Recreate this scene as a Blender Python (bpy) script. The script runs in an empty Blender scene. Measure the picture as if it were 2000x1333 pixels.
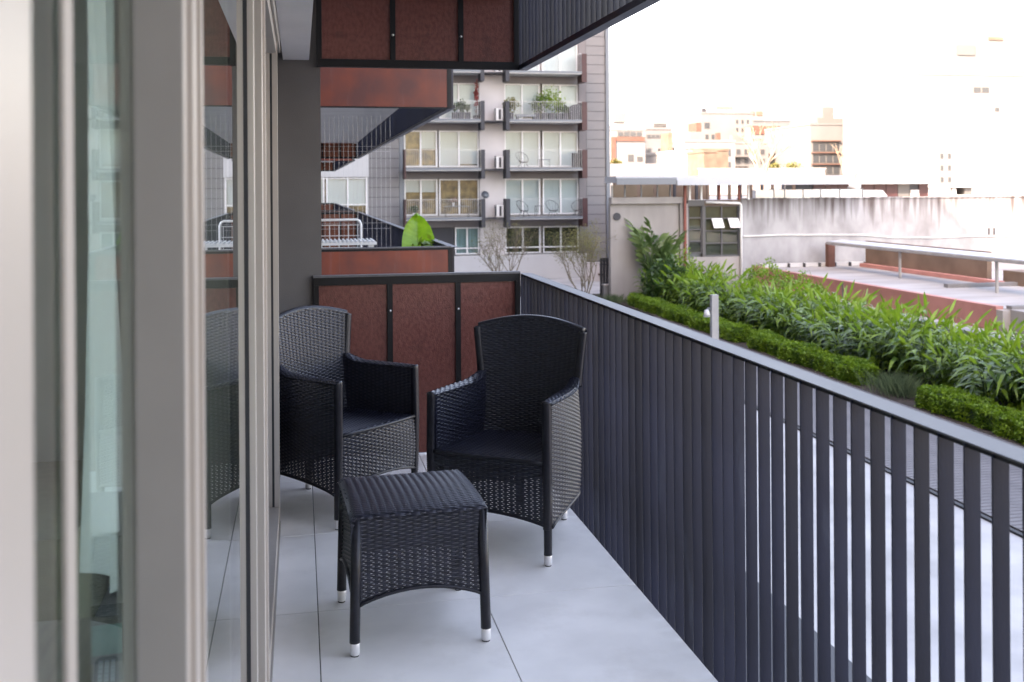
import bpy, math, random
import numpy as np
from mathutils import Vector, Matrix

random.seed(7); rng = np.random.default_rng(7)
sc = bpy.context.scene
col = sc.collection
PI = math.pi

# ------------------------------------------------------------------ camera
yaw = math.atan(415 / 2040); roll = 0.0064
fw = Vector((math.sin(yaw), math.cos(yaw), 0)); r0 = Vector((math.cos(yaw), -math.sin(yaw), 0)); up0 = Vector((0, 0, 1))
rt = r0 * math.cos(roll) - up0 * math.sin(roll); up = up0 * math.cos(roll) + r0 * math.sin(roll)
cd = bpy.data.cameras.new('camera'); cam = bpy.data.objects.new('camera', cd); col.objects.link(cam)
cam.matrix_world = Matrix(((rt.x, up.x, -fw.x, 0), (rt.y, up.y, -fw.y, 0), (rt.z, up.z, -fw.z, 1.555), (0, 0, 0, 1)))
cd.sensor_width = 36; cd.lens = 36 * 2040 / 2000
cd.shift_y = (369 - 666.5) / 2000
cd.clip_start = 0.02; cd.clip_end = 2000
cd.dof.use_dof = True; cd.dof.focus_distance = 4.5; cd.dof.aperture_fstop = 5.0; cd.dof.aperture_blades = 8
sc.camera = cam

# ------------------------------------------------------------------ sky, sun, exposure
EL = math.radians(38); AZX, AZY = -0.8, -0.6            # the sun stands behind and to the left of the balcony
w = bpy.data.worlds.new('World'); sc.world = w; w.use_nodes = True
nt = w.node_tree; bg = nt.nodes['Background']
sky = nt.nodes.new('ShaderNodeTexSky'); sky.sky_type = 'NISHITA'; sky.sun_disc = False
sky.sun_elevation = EL; sky.sun_rotation = math.atan2(AZX, AZY); sky.altitude = 20; sky.air_density = 1.0; sky.dust_density = 2.4; sky.ozone_density = 0.6
nt.links.new(sky.outputs[0], bg.inputs[0]); bg.inputs[1].default_value = 0.15
sd = bpy.data.lights.new('sun', 'SUN'); sd.energy = 2.0; sd.angle = math.radians(0.55); sd.color = (1, 0.975, 0.94)
sun = bpy.data.objects.new('sun', sd); col.objects.link(sun)
sdir = Vector((AZX * math.cos(EL), AZY * math.cos(EL), math.sin(EL)))
sun.rotation_euler = sdir.to_track_quat('Z', 'Y').to_euler(); sun.location = (-20, -20, 40)
vs = sc.view_settings; vs.view_transform = 'Standard'; vs.look = 'None'; vs.exposure = 3.28; vs.gamma = 1; vs.use_curve_mapping = False
vs.use_white_balance = True; vs.white_balance_temperature = 8600; vs.white_balance_tint = 22     # camera white balance set for open shade
sc.cycles.use_denoising = True
sc.cycles.max_bounces = 10; sc.cycles.diffuse_bounces = 5; sc.cycles.glossy_bounces = 5; sc.cycles.transmission_bounces = 6; sc.cycles.transparent_max_bounces = 16
sc.cycles.caustics_reflective = False; sc.cycles.caustics_refractive = False; sc.cycles.sample_clamp_indirect = 6

# ------------------------------------------------------------------ materials
def newmat(name):
    m = bpy.data.materials.new(name); m.use_nodes = True
    return m, m.node_tree, m.node_tree.nodes['Principled BSDF']
def mat(name, c, rough=0.6, metal=0.0, var=0.0, scale=8.0, bump=0.0, bscale=60.0, c2=None, stretch=(1, 1, 1), spec=0.5, rvar=0.0, mix=(0.35, 0.65)):
    m, t, b = newmat(name)
    b.inputs['Roughness'].default_value = rough; b.inputs['Metallic'].default_value = metal
    b.inputs['Specular IOR Level'].default_value = spec
    c = (*c, 1); b.inputs['Base Color'].default_value = c
    if var or c2 or bump or rvar:
        tc = t.nodes.new('ShaderNodeTexCoord'); mp = t.nodes.new('ShaderNodeMapping'); mp.inputs['Scale'].default_value = stretch
        t.links.new(tc.outputs['Object'], mp.inputs['Vector'])
    if var or c2:
        n = t.nodes.new('ShaderNodeTexNoise'); n.inputs['Scale'].default_value = scale; n.inputs['Detail'].default_value = 6
        t.links.new(mp.outputs[0], n.inputs['Vector'])
        r = t.nodes.new('ShaderNodeValToRGB')
        k2 = c2 if c2 else tuple(x * (1 + var) for x in c[:3])
        k1 = c[:3] if c2 else tuple(x * (1 - var) for x in c[:3])
        r.color_ramp.elements[0].color = (*k1, 1); r.color_ramp.elements[1].color = (*k2, 1)
        r.color_ramp.elements[0].position, r.color_ramp.elements[1].position = mix
        t.links.new(n.outputs['Fac'], r.inputs[0]); t.links.new(r.outputs[0], b.inputs['Base Color'])
        if rvar:
            mr = t.nodes.new('ShaderNodeMapRange'); mr.inputs[3].default_value = max(0.02, rough - rvar); mr.inputs[4].default_value = min(1, rough + rvar)
            t.links.new(n.outputs['Fac'], mr.inputs[0]); t.links.new(mr.outputs[0], b.inputs['Roughness'])
    if bump:
        n2 = t.nodes.new('ShaderNodeTexNoise'); n2.inputs['Scale'].default_value = bscale; n2.inputs['Detail'].default_value = 4
        t.links.new(mp.outputs[0], n2.inputs['Vector'])
        bp = t.nodes.new('ShaderNodeBump'); bp.inputs['Strength'].default_value = bump; bp.inputs['Distance'].default_value = 0.01
        t.links.new(n2.outputs['Fac'], bp.inputs['Height']); t.links.new(bp.outputs[0], b.inputs['Normal'])
    return m
def glassmat(name, tint=(0.9, 0.96, 0.93), ior=1.5, gain=1.0):
    m = bpy.data.materials.new(name); m.use_nodes = True; t = m.node_tree; t.nodes.clear()
    o = t.nodes.new('ShaderNodeOutputMaterial'); mx = t.nodes.new('ShaderNodeMixShader'); f = t.nodes.new('ShaderNodeFresnel'); f.inputs[0].default_value = ior
    tr = t.nodes.new('ShaderNodeBsdfTransparent'); tr.inputs[0].default_value = (*tint, 1)
    g = t.nodes.new('ShaderNodeBsdfGlossy'); g.inputs['Roughness'].default_value = 0.0; g.inputs[0].default_value = (1, 1, 1, 1)
    k = t.nodes.new('ShaderNodeMath'); k.operation = 'MULTIPLY'; k.use_clamp = True; k.inputs[1].default_value = gain
    ge = t.nodes.new('ShaderNodeNewGeometry'); inv = t.nodes.new('ShaderNodeMath'); inv.operation = 'SUBTRACT'; inv.inputs[0].default_value = 1; t.links.new(ge.outputs['Backfacing'], inv.inputs[1])
    k2 = t.nodes.new('ShaderNodeMath'); k2.operation = 'MULTIPLY'; t.links.new(inv.outputs[0], k2.inputs[1])     # the far face of a pane adds no second mirror
    t.links.new(f.outputs[0], k.inputs[0]); t.links.new(k.outputs[0], k2.inputs[0]); t.links.new(k2.outputs[0], mx.inputs[0]); t.links.new(tr.outputs[0], mx.inputs[1]); t.links.new(g.outputs[0], mx.inputs[2]); t.links.new(mx.outputs[0], o.inputs[0])
    return m
def leafmat(name, c1, c2, trans=0.3, rough=0.45, scale=2.0):
    m, t, b = newmat(name)
    oi = t.nodes.new('ShaderNodeTexCoord'); n = t.nodes.new('ShaderNodeTexNoise'); n.inputs['Scale'].default_value = scale; n.inputs['Detail'].default_value = 5
    t.links.new(oi.outputs['Object'], n.inputs['Vector'])
    r = t.nodes.new('ShaderNodeValToRGB'); r.color_ramp.elements[0].color = (*c1, 1); r.color_ramp.elements[1].color = (*c2, 1)
    r.color_ramp.elements[0].position = 0.38; r.color_ramp.elements[1].position = 0.62
    t.links.new(n.outputs['Fac'], r.inputs[0]); t.links.new(r.outputs[0], b.inputs['Base Color']); b.inputs['Roughness'].default_value = rough
    tl = t.nodes.new('ShaderNodeBsdfTranslucent'); t.links.new(r.outputs[0], tl.inputs[0])
    mx = t.nodes.new('ShaderNodeMixShader'); mx.inputs[0].default_value = trans
    t.links.new(b.outputs[0], mx.inputs[1]); t.links.new(tl.outputs[0], mx.inputs[2]); t.links.new(mx.outputs[0], t.nodes['Material Output'].inputs[0])
    return m

M = {}
M['tile'] = mat('tile', (0.82, 0.80, 0.775), 0.40, var=0.07, scale=3.5, bump=0.04, bscale=300, rvar=0.1)
M['grout'] = mat('grout', (0.10, 0.10, 0.10), 0.9)
def randomize(m, lo, hi, stain=None):
    """vary the colour from piece to piece, and add stains of their own shape"""
    t = m.node_tree; b = t.nodes['Principled BSDF']; src = b.inputs['Base Color'].links[0].from_socket
    oi = t.nodes.new('ShaderNodeObjectInfo'); mr = t.nodes.new('ShaderNodeMapRange'); mr.inputs[3].default_value = lo; mr.inputs[4].default_value = hi; t.links.new(oi.outputs['Random'], mr.inputs[0])
    hs = t.nodes.new('ShaderNodeHueSaturation'); t.links.new(src, hs.inputs['Color']); t.links.new(mr.outputs[0], hs.inputs['Value']); out = hs.outputs[0]
    if stain:
        colr, scale, st, p0, p1, amt = stain
        tc = t.nodes.new('ShaderNodeTexCoord'); mp = t.nodes.new('ShaderNodeMapping'); mp.inputs['Scale'].default_value = st; t.links.new(tc.outputs['Object'], mp.inputs['Vector'])
        ad = t.nodes.new('ShaderNodeVectorMath'); ad.operation = 'ADD'; t.links.new(mp.outputs[0], ad.inputs[0]); sc_ = t.nodes.new('ShaderNodeVectorMath'); sc_.operation = 'SCALE'; sc_.inputs[3].default_value = 37; cb = t.nodes.new('ShaderNodeCombineXYZ'); t.links.new(oi.outputs['Random'], cb.inputs[0]); t.links.new(oi.outputs['Random'], cb.inputs[1]); t.links.new(cb.outputs[0], sc_.inputs[0]); t.links.new(sc_.outputs[0], ad.inputs[1])
        n = t.nodes.new('ShaderNodeTexNoise'); n.inputs['Scale'].default_value = scale; n.inputs['Detail'].default_value = 7; n.inputs['Roughness'].default_value = .62; t.links.new(ad.outputs[0], n.inputs['Vector'])
        r = t.nodes.new('ShaderNodeMapRange'); r.inputs[1].default_value = p0; r.inputs[2].default_value = p1; r.inputs[3].default_value = 0; r.inputs[4].default_value = amt; t.links.new(n.outputs['Fac'], r.inputs[0])
        mx = t.nodes.new('ShaderNodeMixRGB'); t.links.new(r.outputs[0], mx.inputs[0]); t.links.new(out, mx.inputs[1]); mx.inputs[2].default_value = (*colr, 1); out = mx.outputs[0]
    t.links.new(out, b.inputs['Base Color']); return m
randomize(M['tile'], 0.96, 1.03, ((0.50, 0.46, 0.41), 3.4, (1, 1, 1), .54, .78, .38))
M['slat'] = randomize(mat('slat', (0.0070, 0.0100, 0.0240), 0.36, var=0.35, scale=3.0, stretch=(2, 2, 0.7), rvar=0.12, bump=0.05, bscale=90, spec=0.4), 0.7, 1.35, ((0.045, 0.058, 0.085), 5.0, (3, 3, .5), .58, .80, .6))
M['blackframe'] = mat('blackframe', (0.0035, 0.0035, 0.005), 0.5, spec=0.3, var=0.3, scale=12, bump=0.05)
M['cap'] = mat('cap', (0.10, 0.10, 0.107), 0.55, spec=0.35, var=0.12, scale=30, stretch=(1, 0.08, 1), rvar=0.1)
M['redpanel'] = mat('redpanel', (0.105, 0.022, 0.016), 0.42, c2=(0.155, 0.045, 0.034), scale=55, stretch=(1, 1, 0.6), bump=0.25, bscale=160, rvar=0.12)
M['redpanel_old'] = mat('redpanel_old', (0.19, 0.032, 0.012), 0.5, c2=(0.095, 0.024, 0.018), scale=4, stretch=(1.0, 1, 0.8), bump=0.05, bscale=120, rvar=0.1)
randomize(M['redpanel_old'], .95, 1.05, ((0.17, 0.085, 0.085), 3.0, (5, 1, .5), .56, .80, .5)); randomize(M['redpanel'], .92, 1.08, ((0.05, 0.014, 0.011), 9.0, (1, 1, 1), .56, .75, .7))
M['orange'] = mat('orange', (0.15, 0.035, 0.012), 0.5, var=0.2, scale=5)
M['bolt'] = mat('bolt', (0.6, 0.6, 0.6), 0.3, metal=1)
M['pier'] = mat('pier', (0.125, 0.117, 0.115), 0.8, var=0.07, scale=3, bump=0.12, bscale=150)
M['plaster'] = mat('plaster', (0.70, 0.69, 0.68), 0.85, var=0.06, scale=2, bump=0.1, bscale=40)
M['facade'] = mat('facade', (0.16, 0.16, 0.165), 0.85, var=0.05, scale=1)
M['alu'] = mat('alu', (0.46, 0.41, 0.37), 0.38, metal=0.15, var=0.03, scale=30, stretch=(1, 1, 0.05))
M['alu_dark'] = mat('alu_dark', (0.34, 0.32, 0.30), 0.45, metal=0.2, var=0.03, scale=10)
M['gasket'] = mat('gasket', (0.015, 0.016, 0.02), 0.6)
M['brownhead'] = mat('brownhead', (0.05, 0.035, 0.03), 0.5)
M['glass'] = glassmat('glass', (0.90, 0.965, 0.945), 1.52, 1.22)
M['glass_far'] = glassmat('glass_far', (0.84, 0.88, 0.88), 1.5, 0.9)
M['curtain'] = None
M['drape'] = mat('drape', (0.17, 0.155, 0.145), 0.9, var=.15, scale=4, stretch=(1, 6, .1))
M['roomwall'] = mat('roomwall', (0.70, 0.69, 0.66), 0.9, var=0.03, scale=2)
M['sofa'] = mat('sofa', (0.30, 0.28, 0.19), 0.9, var=0.08, scale=20, bump=0.2, bscale=200)
M['wood_table'] = mat('wood_table', (0.42, 0.36, 0.30), 0.5, var=0.15, scale=6, stretch=(8, 1, 8))
M['blackplastic'] = mat('blackplastic', (0.02, 0.02, 0.022), 0.45)
M['greybtn'] = mat('greybtn', (0.35, 0.4, 0.42), 0.5)
M['teal'] = mat('teal', (0.05, 0.42, 0.36), 0.4)
M['wicker'] = mat('wicker', (0.0125, 0.0140, 0.0245), 0.33, var=0.35, scale=45, spec=0.52, rvar=0.06)
M['wickeredge'] = mat('wickeredge', (0.0085, 0.0092, 0.0150), 0.36, var=0.3, scale=60, spec=0.4)
M['foot'] = mat('foot', (0.78, 0.77, 0.78), 0.32, metal=0.35)
M['rubber'] = mat('rubber', (0.03, 0.03, 0.03), 0.8)
M['paving'] = mat('paving', (0.41, 0.41, 0.405), 0.8, var=0.16, scale=0.9, bump=0.05, bscale=30)
M['deck'] = mat('deck', (0.13, 0.125, 0.13), 0.8, var=0.2, scale=4, stretch=(0.5, 4, 4), bump=0.1)
M['soil'] = mat('soil', (0.045, 0.034, 0.026), 0.95, var=0.4, scale=6, bump=0.5, bscale=20)
M['grating'] = mat('grating', (0.02, 0.021, 0.024), 0.7, var=0.3, scale=10)
M['concrete'] = mat('concrete', (0.32, 0.30, 0.285), 0.9, var=0.12, scale=1.1, stretch=(1, 1, 0.35), bump=0.1, bscale=20)
M['concrete_dark'] = mat('concrete_dark', (0.18, 0.18, 0.185), 0.9, var=0.15, scale=1.5)
M['white'] = mat('white', (0.52, 0.52, 0.515), 0.7, var=0.03, scale=1)
M['whitepaint'] = mat('whitepaint', (0.78, 0.78, 0.77), 0.5)
M['cladding'] = mat('cladding', (0.21, 0.205, 0.205), 0.75, var=0.06, scale=0.9)
M['spandrel'] = mat('spandrel', (0.19, 0.175, 0.175), 0.8, var=0.05, scale=1)
M['offwhite'] = mat('offwhite', (0.58, 0.55, 0.54), 0.85, var=0.05, scale=0.8)
M['darkgrey'] = mat('darkgrey', (0.035, 0.037, 0.045), 0.6)
M['steelgrey'] = mat('steelgrey', (0.16, 0.18, 0.20), 0.5, metal=0.3)
M['darkred'] = mat('darkred', (0.055, 0.018, 0.018), 0.5, var=0.15, scale=3)
M['wire'] = mat('wire', (0.45, 0.45, 0.46), 0.4, metal=0.5)
M['blind'] = mat('blind', (0.72, 0.73, 0.72), 0.8, var=0.03, scale=1.5, stretch=(6, 1, 0.2))
M['blind_teal'] = mat('blind_teal', (0.30, 0.42, 0.42), 0.8, var=0.3, scale=2, stretch=(5, 1, 0.1))
M['interior'] = mat('interior', (0.10, 0.09, 0.08), 0.9, var=0.5, scale=2.2, c2=(0.42, 0.29, 0.15))  # room tone; golden patches paint window reflections into the colour
M['interior_dark'] = mat('interior_dark', (0.035, 0.045, 0.03), 0.9, c2=(0.10, 0.10, 0.055), scale=0.9)
M['pink'] = mat('pink', (0.42, 0.19, 0.165), 0.85, var=0.1, scale=1.2)
M['roofdeck'] = mat('roofdeck', (0.25, 0.24, 0.235), 0.9, c2=(0.36, 0.35, 0.34), scale=0.5, stretch=(0.6, 2, 1), bump=0.1)
M['brownwall'] = mat('brownwall', (0.15, 0.105, 0.078), 0.9, var=0.2, scale=1)
M['brick'] = mat('brick', (0.13, 0.058, 0.044), 0.9, var=0.15, scale=3)
M['duct'] = mat('duct', (0.58, 0.60, 0.63), 0.25, metal=0.8, var=0.1, scale=2)
M['copper'] = mat('copper', (0.22, 0.055, 0.038), 0.6)
M['white_roof'] = mat('white_roof', (0.40, 0.43, 0.46), 0.5, var=0.05, scale=1)
M['bark'] = mat('bark', (0.16, 0.13, 0.09), 0.9, var=0.3, scale=10)
M['barkpale'] = mat('barkpale', (0.34, 0.25, 0.18), 0.9, var=0.2, scale=10)
M['citywhite'] = mat('citywhite', (0.175, 0.178, 0.18), 0.85, var=0.04, scale=0.3)
M['citygrey'] = mat('citygrey', (0.12, 0.118, 0.115), 0.85, var=0.06, scale=0.4)
M['citypost'] = mat('citypost', (0.30, 0.30, 0.30), 0.5, var=.1, scale=3)
M['cityb'] = mat('cityb', (0.138, 0.139, 0.14), 0.85, var=.06, scale=.4); M['cityc'] = mat('cityc', (0.115, 0.117, 0.12), 0.85, var=.08, scale=.5)
M['citywin'] = mat('citywin', (0.05, 0.055, 0.06), 0.25)
M['terracotta'] = mat('terracotta', (0.15, 0.07, 0.05), 0.8)
M['leaf_ginger'] = leafmat('leaf_ginger', (0.036, 0.098, 0.012), (0.185, 0.305, 0.022), 0.35, 0.36, 2.2)
M['leaf_young'] = leafmat('leaf_young', (0.11, 0.23, 0.018), (0.21, 0.33, 0.028), 0.4, 0.4, 2.0)
M['leaf_box'] = leafmat('leaf_box', (0.085, 0.19, 0.012), (0.19, 0.33, 0.02), 0.3, 0.5, 3.0)
M['leaf_dark'] = leafmat('leaf_dark', (0.022, 0.062, 0.018), (0.055, 0.12, 0.025), 0.25, 0.4, 1.5)
M['leaf_palm'] = leafmat('leaf_palm', (0.05, 0.115, 0.035), (0.17, 0.25, 0.085), 0.3, 0.35, 1.0)
M['leaf_banana'] = leafmat('leaf_banana', (0.13, 0.30, 0.014), (0.20, 0.40, 0.02), 0.4, 0.33, 9.0)
M['leaf_olive'] = leafmat('leaf_olive', (0.10, 0.105, 0.03), (0.19, 0.175, 0.045), 0.3, 0.6, 2.0)
M['leaf_grey'] = leafmat('leaf_grey', (0.06, 0.10, 0.05), (0.12, 0.17, 0.08), 0.25, 0.6, 3.0)
M['leaf_red'] = leafmat('leaf_red', (0.30, 0.05, 0.05), (0.40, 0.10, 0.09), 0.3, 0.6, 3.0)
M['dry'] = leafmat('dry', (0.20, 0.13, 0.10), (0.30, 0.19, 0.15), 0.2, 0.8, 3.0)

M['curtain'] = leafmat('curtain', (0.78, 0.82, 0.79), (0.84, 0.87, 0.85), 0.5, 0.9, 3)
# stained render wall: dark drips from the coping and a paler field below
def stained():
    m, t, b = newmat('stained')
    tc = t.nodes.new('ShaderNodeTexCoord'); L = t.links.new
    def noise(scale, det, st):
        mp = t.nodes.new('ShaderNodeMapping'); mp.inputs['Scale'].default_value = st; L(tc.outputs['Object'], mp.inputs['Vector'])
        n = t.nodes.new('ShaderNodeTexNoise'); n.inputs['Scale'].default_value = scale; n.inputs['Detail'].default_value = det; L(mp.outputs[0], n.inputs['Vector']); return n.outputs['Fac']
    base = t.nodes.new('ShaderNodeValToRGB'); L(noise(1.2, 8, (1, 1, 0.6)), base.inputs[0])
    base.color_ramp.elements[0].color = (0.235, 0.235, 0.24, 1); base.color_ramp.elements[1].color = (0.375, 0.38, 0.39, 1)
    base.color_ramp.elements[0].position = 0.3; base.color_ramp.elements[1].position = 0.62
    sep = t.nodes.new('ShaderNodeSeparateXYZ'); L(tc.outputs['Object'], sep.inputs[0])
    h = t.nodes.new('ShaderNodeMapRange'); h.inputs[1].default_value = -1.1; h.inputs[2].default_value = 1.0; h.inputs[3].default_value = -0.05; h.inputs[4].default_value = 0.36
    L(sep.outputs[2], h.inputs[0])
    add = t.nodes.new('ShaderNodeMath'); add.operation = 'ADD'; L(h.outputs[0], add.inputs[0]); L(noise(2.2, 10, (1.6, 1, 0.09)), add.inputs[1])
    rp = t.nodes.new('ShaderNodeValToRGB'); L(add.outputs[0], rp.inputs[0]); rp.color_ramp.elements[0].position = 0.70; rp.color_ramp.elements[1].position = 0.96
    mx = t.nodes.new('ShaderNodeMixRGB'); L(rp.outputs[0], mx.inputs[0]); L(base.outputs[0], mx.inputs[1]); mx.inputs[2].default_value = (0.10, 0.082, 0.078, 1)
    L(mx.outputs[0], b.inputs['Base Color']); b.inputs['Roughness'].default_value = 0.92
    bp = t.nodes.new('ShaderNodeBump'); bp.inputs['Strength'].default_value = 0.2; L(noise(14, 6, (1, 1, 1)), bp.inputs['Height']); L(bp.outputs[0], b.inputs['Normal'])
    return m
M['stained'] = stained()

# ------------------------------------------------------------------ mesh helpers
class G:
    def __init__(s): s.v = []; s.f = []
    def add(s, v, f):
        o = len(s.v); s.v += [tuple(p) for p in v]; s.f += [tuple(i + o for i in q) for q in f]; return s
    def box(s, x0, x1, y0, y1, z0, z1):
        return s.add([(x0, y0, z0), (x1, y0, z0), (x1, y1, z0), (x0, y1, z0), (x0, y0, z1), (x1, y0, z1), (x1, y1, z1), (x0, y1, z1)],
                     [(0, 3, 2, 1), (4, 5, 6, 7), (0, 1, 5, 4), (1, 2, 6, 5), (2, 3, 7, 6), (3, 0, 4, 7)])
    def bbox(s, x0, x1, y0, y1, z0, z1, b=0.004):      # box with chamfered vertical and top edges
        return s.prism([(x0 + b, y0), (x1 - b, y0), (x1, y0 + b), (x1, y1 - b), (x1 - b, y1), (x0 + b, y1), (x0, y1 - b), (x0, y0 + b)], z0, z1)
    def prism(s, poly, z0, z1):
        n = len(poly)
        return s.add([(x, y, z0) for x, y in poly] + [(x, y, z1) for x, y in poly],
                     [tuple(range(n))[::-1], tuple(range(n, 2 * n))] + [(i, (i + 1) % n, n + (i + 1) % n, n + i) for i in range(n)])
    def prism_xz(s, poly, y0, y1):
        n = len(poly)
        return s.add([(x, y0, z) for x, z in poly] + [(x, y1, z) for x, z in poly],
                     [tuple(range(n)), tuple(range(n, 2 * n))[::-1]] + [(i, n + i, n + (i + 1) % n, (i + 1) % n) for i in range(n)])
    def tube(s, pts, r, n=8, cap=True):
        pts = [Vector(p) for p in pts]; rs = r if isinstance(r, (list, tuple)) else [r] * len(pts)
        rings = []; prev = None
        for i, p in enumerate(pts):
            d = (pts[min(i + 1, len(pts) - 1)] - pts[max(i - 1, 0)]).normalized()
            if prev is None: prev = d.orthogonal().normalized()
            a = (prev - d * prev.dot(d)); a = a.normalized() if a.length > 1e-6 else d.orthogonal().normalized(); prev = a; b = d.cross(a)
            rings.append([p + (a * math.cos(2 * PI * k / n) + b * math.sin(2 * PI * k / n)) * rs[i] for k in range(n)])
        v = [q for R in rings for q in R]; f = []
        for i in range(len(pts) - 1):
            for k in range(n): f.append((i * n + k, i * n + (k + 1) % n, (i + 1) * n + (k + 1) % n, (i + 1) * n + k))
        if cap: f += [tuple(range(n))[::-1], tuple((len(pts) - 1) * n + k for k in range(n))]
        return s.add(v, f)
    def mesh(s, name, m, smooth=False):
        me = bpy.data.meshes.new(name); me.from_pydata(s.v, [], s.f); me.update()
        if smooth: me.polygons.foreach_set('use_smooth', [True] * len(me.polygons))
        me.materials.append(M[m]); return me
    def obj(s, name, m, parent=None, smooth=False, loc=None):
        return link(name, s.mesh(name, m, smooth), parent, loc)
def link(name, me, parent=None, loc=None):
    o = bpy.data.objects.new(name, me); col.objects.link(o)
    if name in ('foliage', 'shoots', 'stalks', 'blades', 'small_foliage', 'flowers', 'railing_bars'): o['kind'] = 'stuff'
    if parent: o.parent = parent
    if loc is not None: o.location = loc
    return o
def tag(o, label=None, cat=None, group=None, kind=None):
    if label: o['label'] = label
    if cat: o['category'] = cat
    if group: o['group'] = group
    if kind: o['kind'] = kind
    return o
def empty(name, label, cat, loc=(0, 0, 0), rz=0, group=None):
    o = bpy.data.objects.new(name, None); col.objects.link(o); o.location = loc; o.rotation_euler[2] = rz; o.empty_display_size = 0.1
    return tag(o, label, cat, group)
def copy_tree(o, parent=None):
    c = o.copy(); col.objects.link(c); c.parent = parent
    for ch in list(o.children): copy_tree(ch, c)
    return c
BOX = {}
def B(name, x0, x1, y0, y1, z0, z1, m, parent=None):     # box part with shared mesh data per size
    key = (round(x1 - x0, 4), round(y1 - y0, 4), round(z1 - z0, 4), m)
    if key not in BOX: BOX[key] = G().box(0, key[0], 0, key[1], 0, key[2]).mesh(name, m)
    return link(name, BOX[key], parent, (x0, y0, z0))
def npmesh(name, V, F, m, smooth=False):
    V = np.asarray(V, np.float32); F = np.asarray(F, np.int32); me = bpy.data.meshes.new(name)
    me.vertices.add(len(V)); me.vertices.foreach_set('co', V.ravel()); k = F.shape[1]
    me.loops.add(F.size); me.loops.foreach_set('vertex_index', F.ravel()); me.polygons.add(len(F))
    me.polygons.foreach_set('loop_start', np.arange(0, F.size, k, dtype=np.int32)); me.polygons.foreach_set('loop_total', np.full(len(F), k, np.int32))
    if smooth: me.polygons.foreach_set('use_smooth', np.ones(len(F), bool))
    me.update(calc_edges=True); me.validate(); me.materials.append(M[m]); return me

# ================================================================== THE SETTING
GZ = -3.4
tag(B('ground', -60, 160, -40, 260, GZ - 0.5, GZ, 'paving'), kind='structure')
deck = tag(G().box(10, 13.3, 0, 52, GZ + 0.004, GZ + 0.02).obj('deck_base', 'grating'), kind='structure')
for i in range(200):                                   # deck boards run across the walk, seen between the railing slats
    y = 9.0 + i * 0.145
    if y > 38: break
    B('plank', 10.03, 13.28, y, y + 0.13, GZ + 0.02, GZ + 0.05, 'deck', deck)
tag(G().box(9.92, 10.0, 0, 52, GZ + 0.0, GZ + 0.035).obj('deck_edge', 'grating'), kind='structure')
tag(G().box(13.35, 19.4, 6, 47, GZ + 0.004, GZ + 0.03).obj('planting_bed', 'soil'), kind='structure')
# dark grating strip along the foot of the building
gr = tag(B('grating_pit', 1.2, 5.6, 2, 30, GZ + 0.002, GZ + 0.006, 'darkgrey'), kind='structure')
g = G()
for i in range(190): g.box(1.2, 5.6, 4 + i * 0.13, 4.075 + i * 0.13, GZ + 0.03, GZ + 0.06)
tag(g.obj('grating_bar', 'grating', gr), kind='stuff')

# ---- balcony floor
fl = tag(G().box(-0.60, 1.282, -2.4, 6.16, -0.20, -0.011).obj('balcony_floor', 'grout'), kind='structure')
xs = [-0.215, 0.057, 0.677, 1.283]; ys = [3.92 + 0.88 * k for k in range(-8, 4)]
for i in range(3):
    for j in range(len(ys) - 1):
        y0, y1 = ys[j], ys[j + 1]
        if y0 > 6.1 or y1 < -2.3: continue
        y0 = max(y0, -2.4); y1 = min(y1, 6.15)
        gp = 0.0018; x0, x1 = xs[i] + gp, xs[i + 1] - gp; t = random.uniform(-0.0003, 0.0003)
        G().add([(x0, y0 + gp, -0.011), (x1, y0 + gp, -0.011), (x1, y1 - gp, -0.011), (x0, y1 - gp, -0.011), (x0, y0 + gp, -0.001), (x1, y0 + gp, -0.001), (x1, y1 - gp, -0.001), (x0, y1 - gp, -0.001),
                 (x0 + .001, y0 + gp + .001, t), (x1 - .001, y0 + gp + .001, t), (x1 - .001, y1 - gp - .001, t), (x0 + .001, y1 - gp - .001, t)],
                [(0, 1, 5, 4), (1, 2, 6, 5), (2, 3, 7, 6), (3, 0, 4, 7), (4, 5, 9, 8), (5, 6, 10, 9), (6, 7, 11, 10), (7, 4, 8, 11), (8, 9, 10, 11)]).obj('floor_tile', 'tile', fl)

# ---- the building that carries the balconies
bld = empty('apartment_building', 'dark grey apartment block carrying this balcony, its end pier behind the left wicker armchair', 'building', (0, 0, GZ))
def bp(name, x0, x1, y0, y1, z0, z1, m): return B(name, x0, x1, y0, y1, z0 - GZ, z1 - GZ, m, bld)
bp('upper_wall', -14, -0.22, -40, 55.5, 2.95, 30, 'facade')
bp('lower_wall', -14, -0.22, -40, 55.5, GZ, -0.21, 'facade')
bp('rear_wall', -14, -0.22, -40, -1.6, -0.21, 2.95, 'facade')
bp('far_wall', -14, -0.16, 6.45, 55.5, -0.21, 2.95, 'facade')
bp('back_wall', -14, -5.2, -1.6, 6.45, -0.21, 2.95, 'facade')
bp('pier', -0.62, 0.122, 6.125, 6.45, -0.21, 6.0, 'pier')
bp('return_wall', -0.62, -0.30, 5.06, 6.125, -0.21, 2.95, 'pier')
bp('ceiling_slab', -0.22, 1.284, -2.4, 6.12, 2.72, 2.95, 'plaster')
bp('end_wall', -0.62, 1.284, -2.65, -2.41, -0.21, 2.94, 'pier')  # unseen wall, added to keep light from behind off the furniture fronts
bp('soffit', -0.088, 0.058, -2.4, 6.12, 2.302, 2.719, 'plaster')
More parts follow.
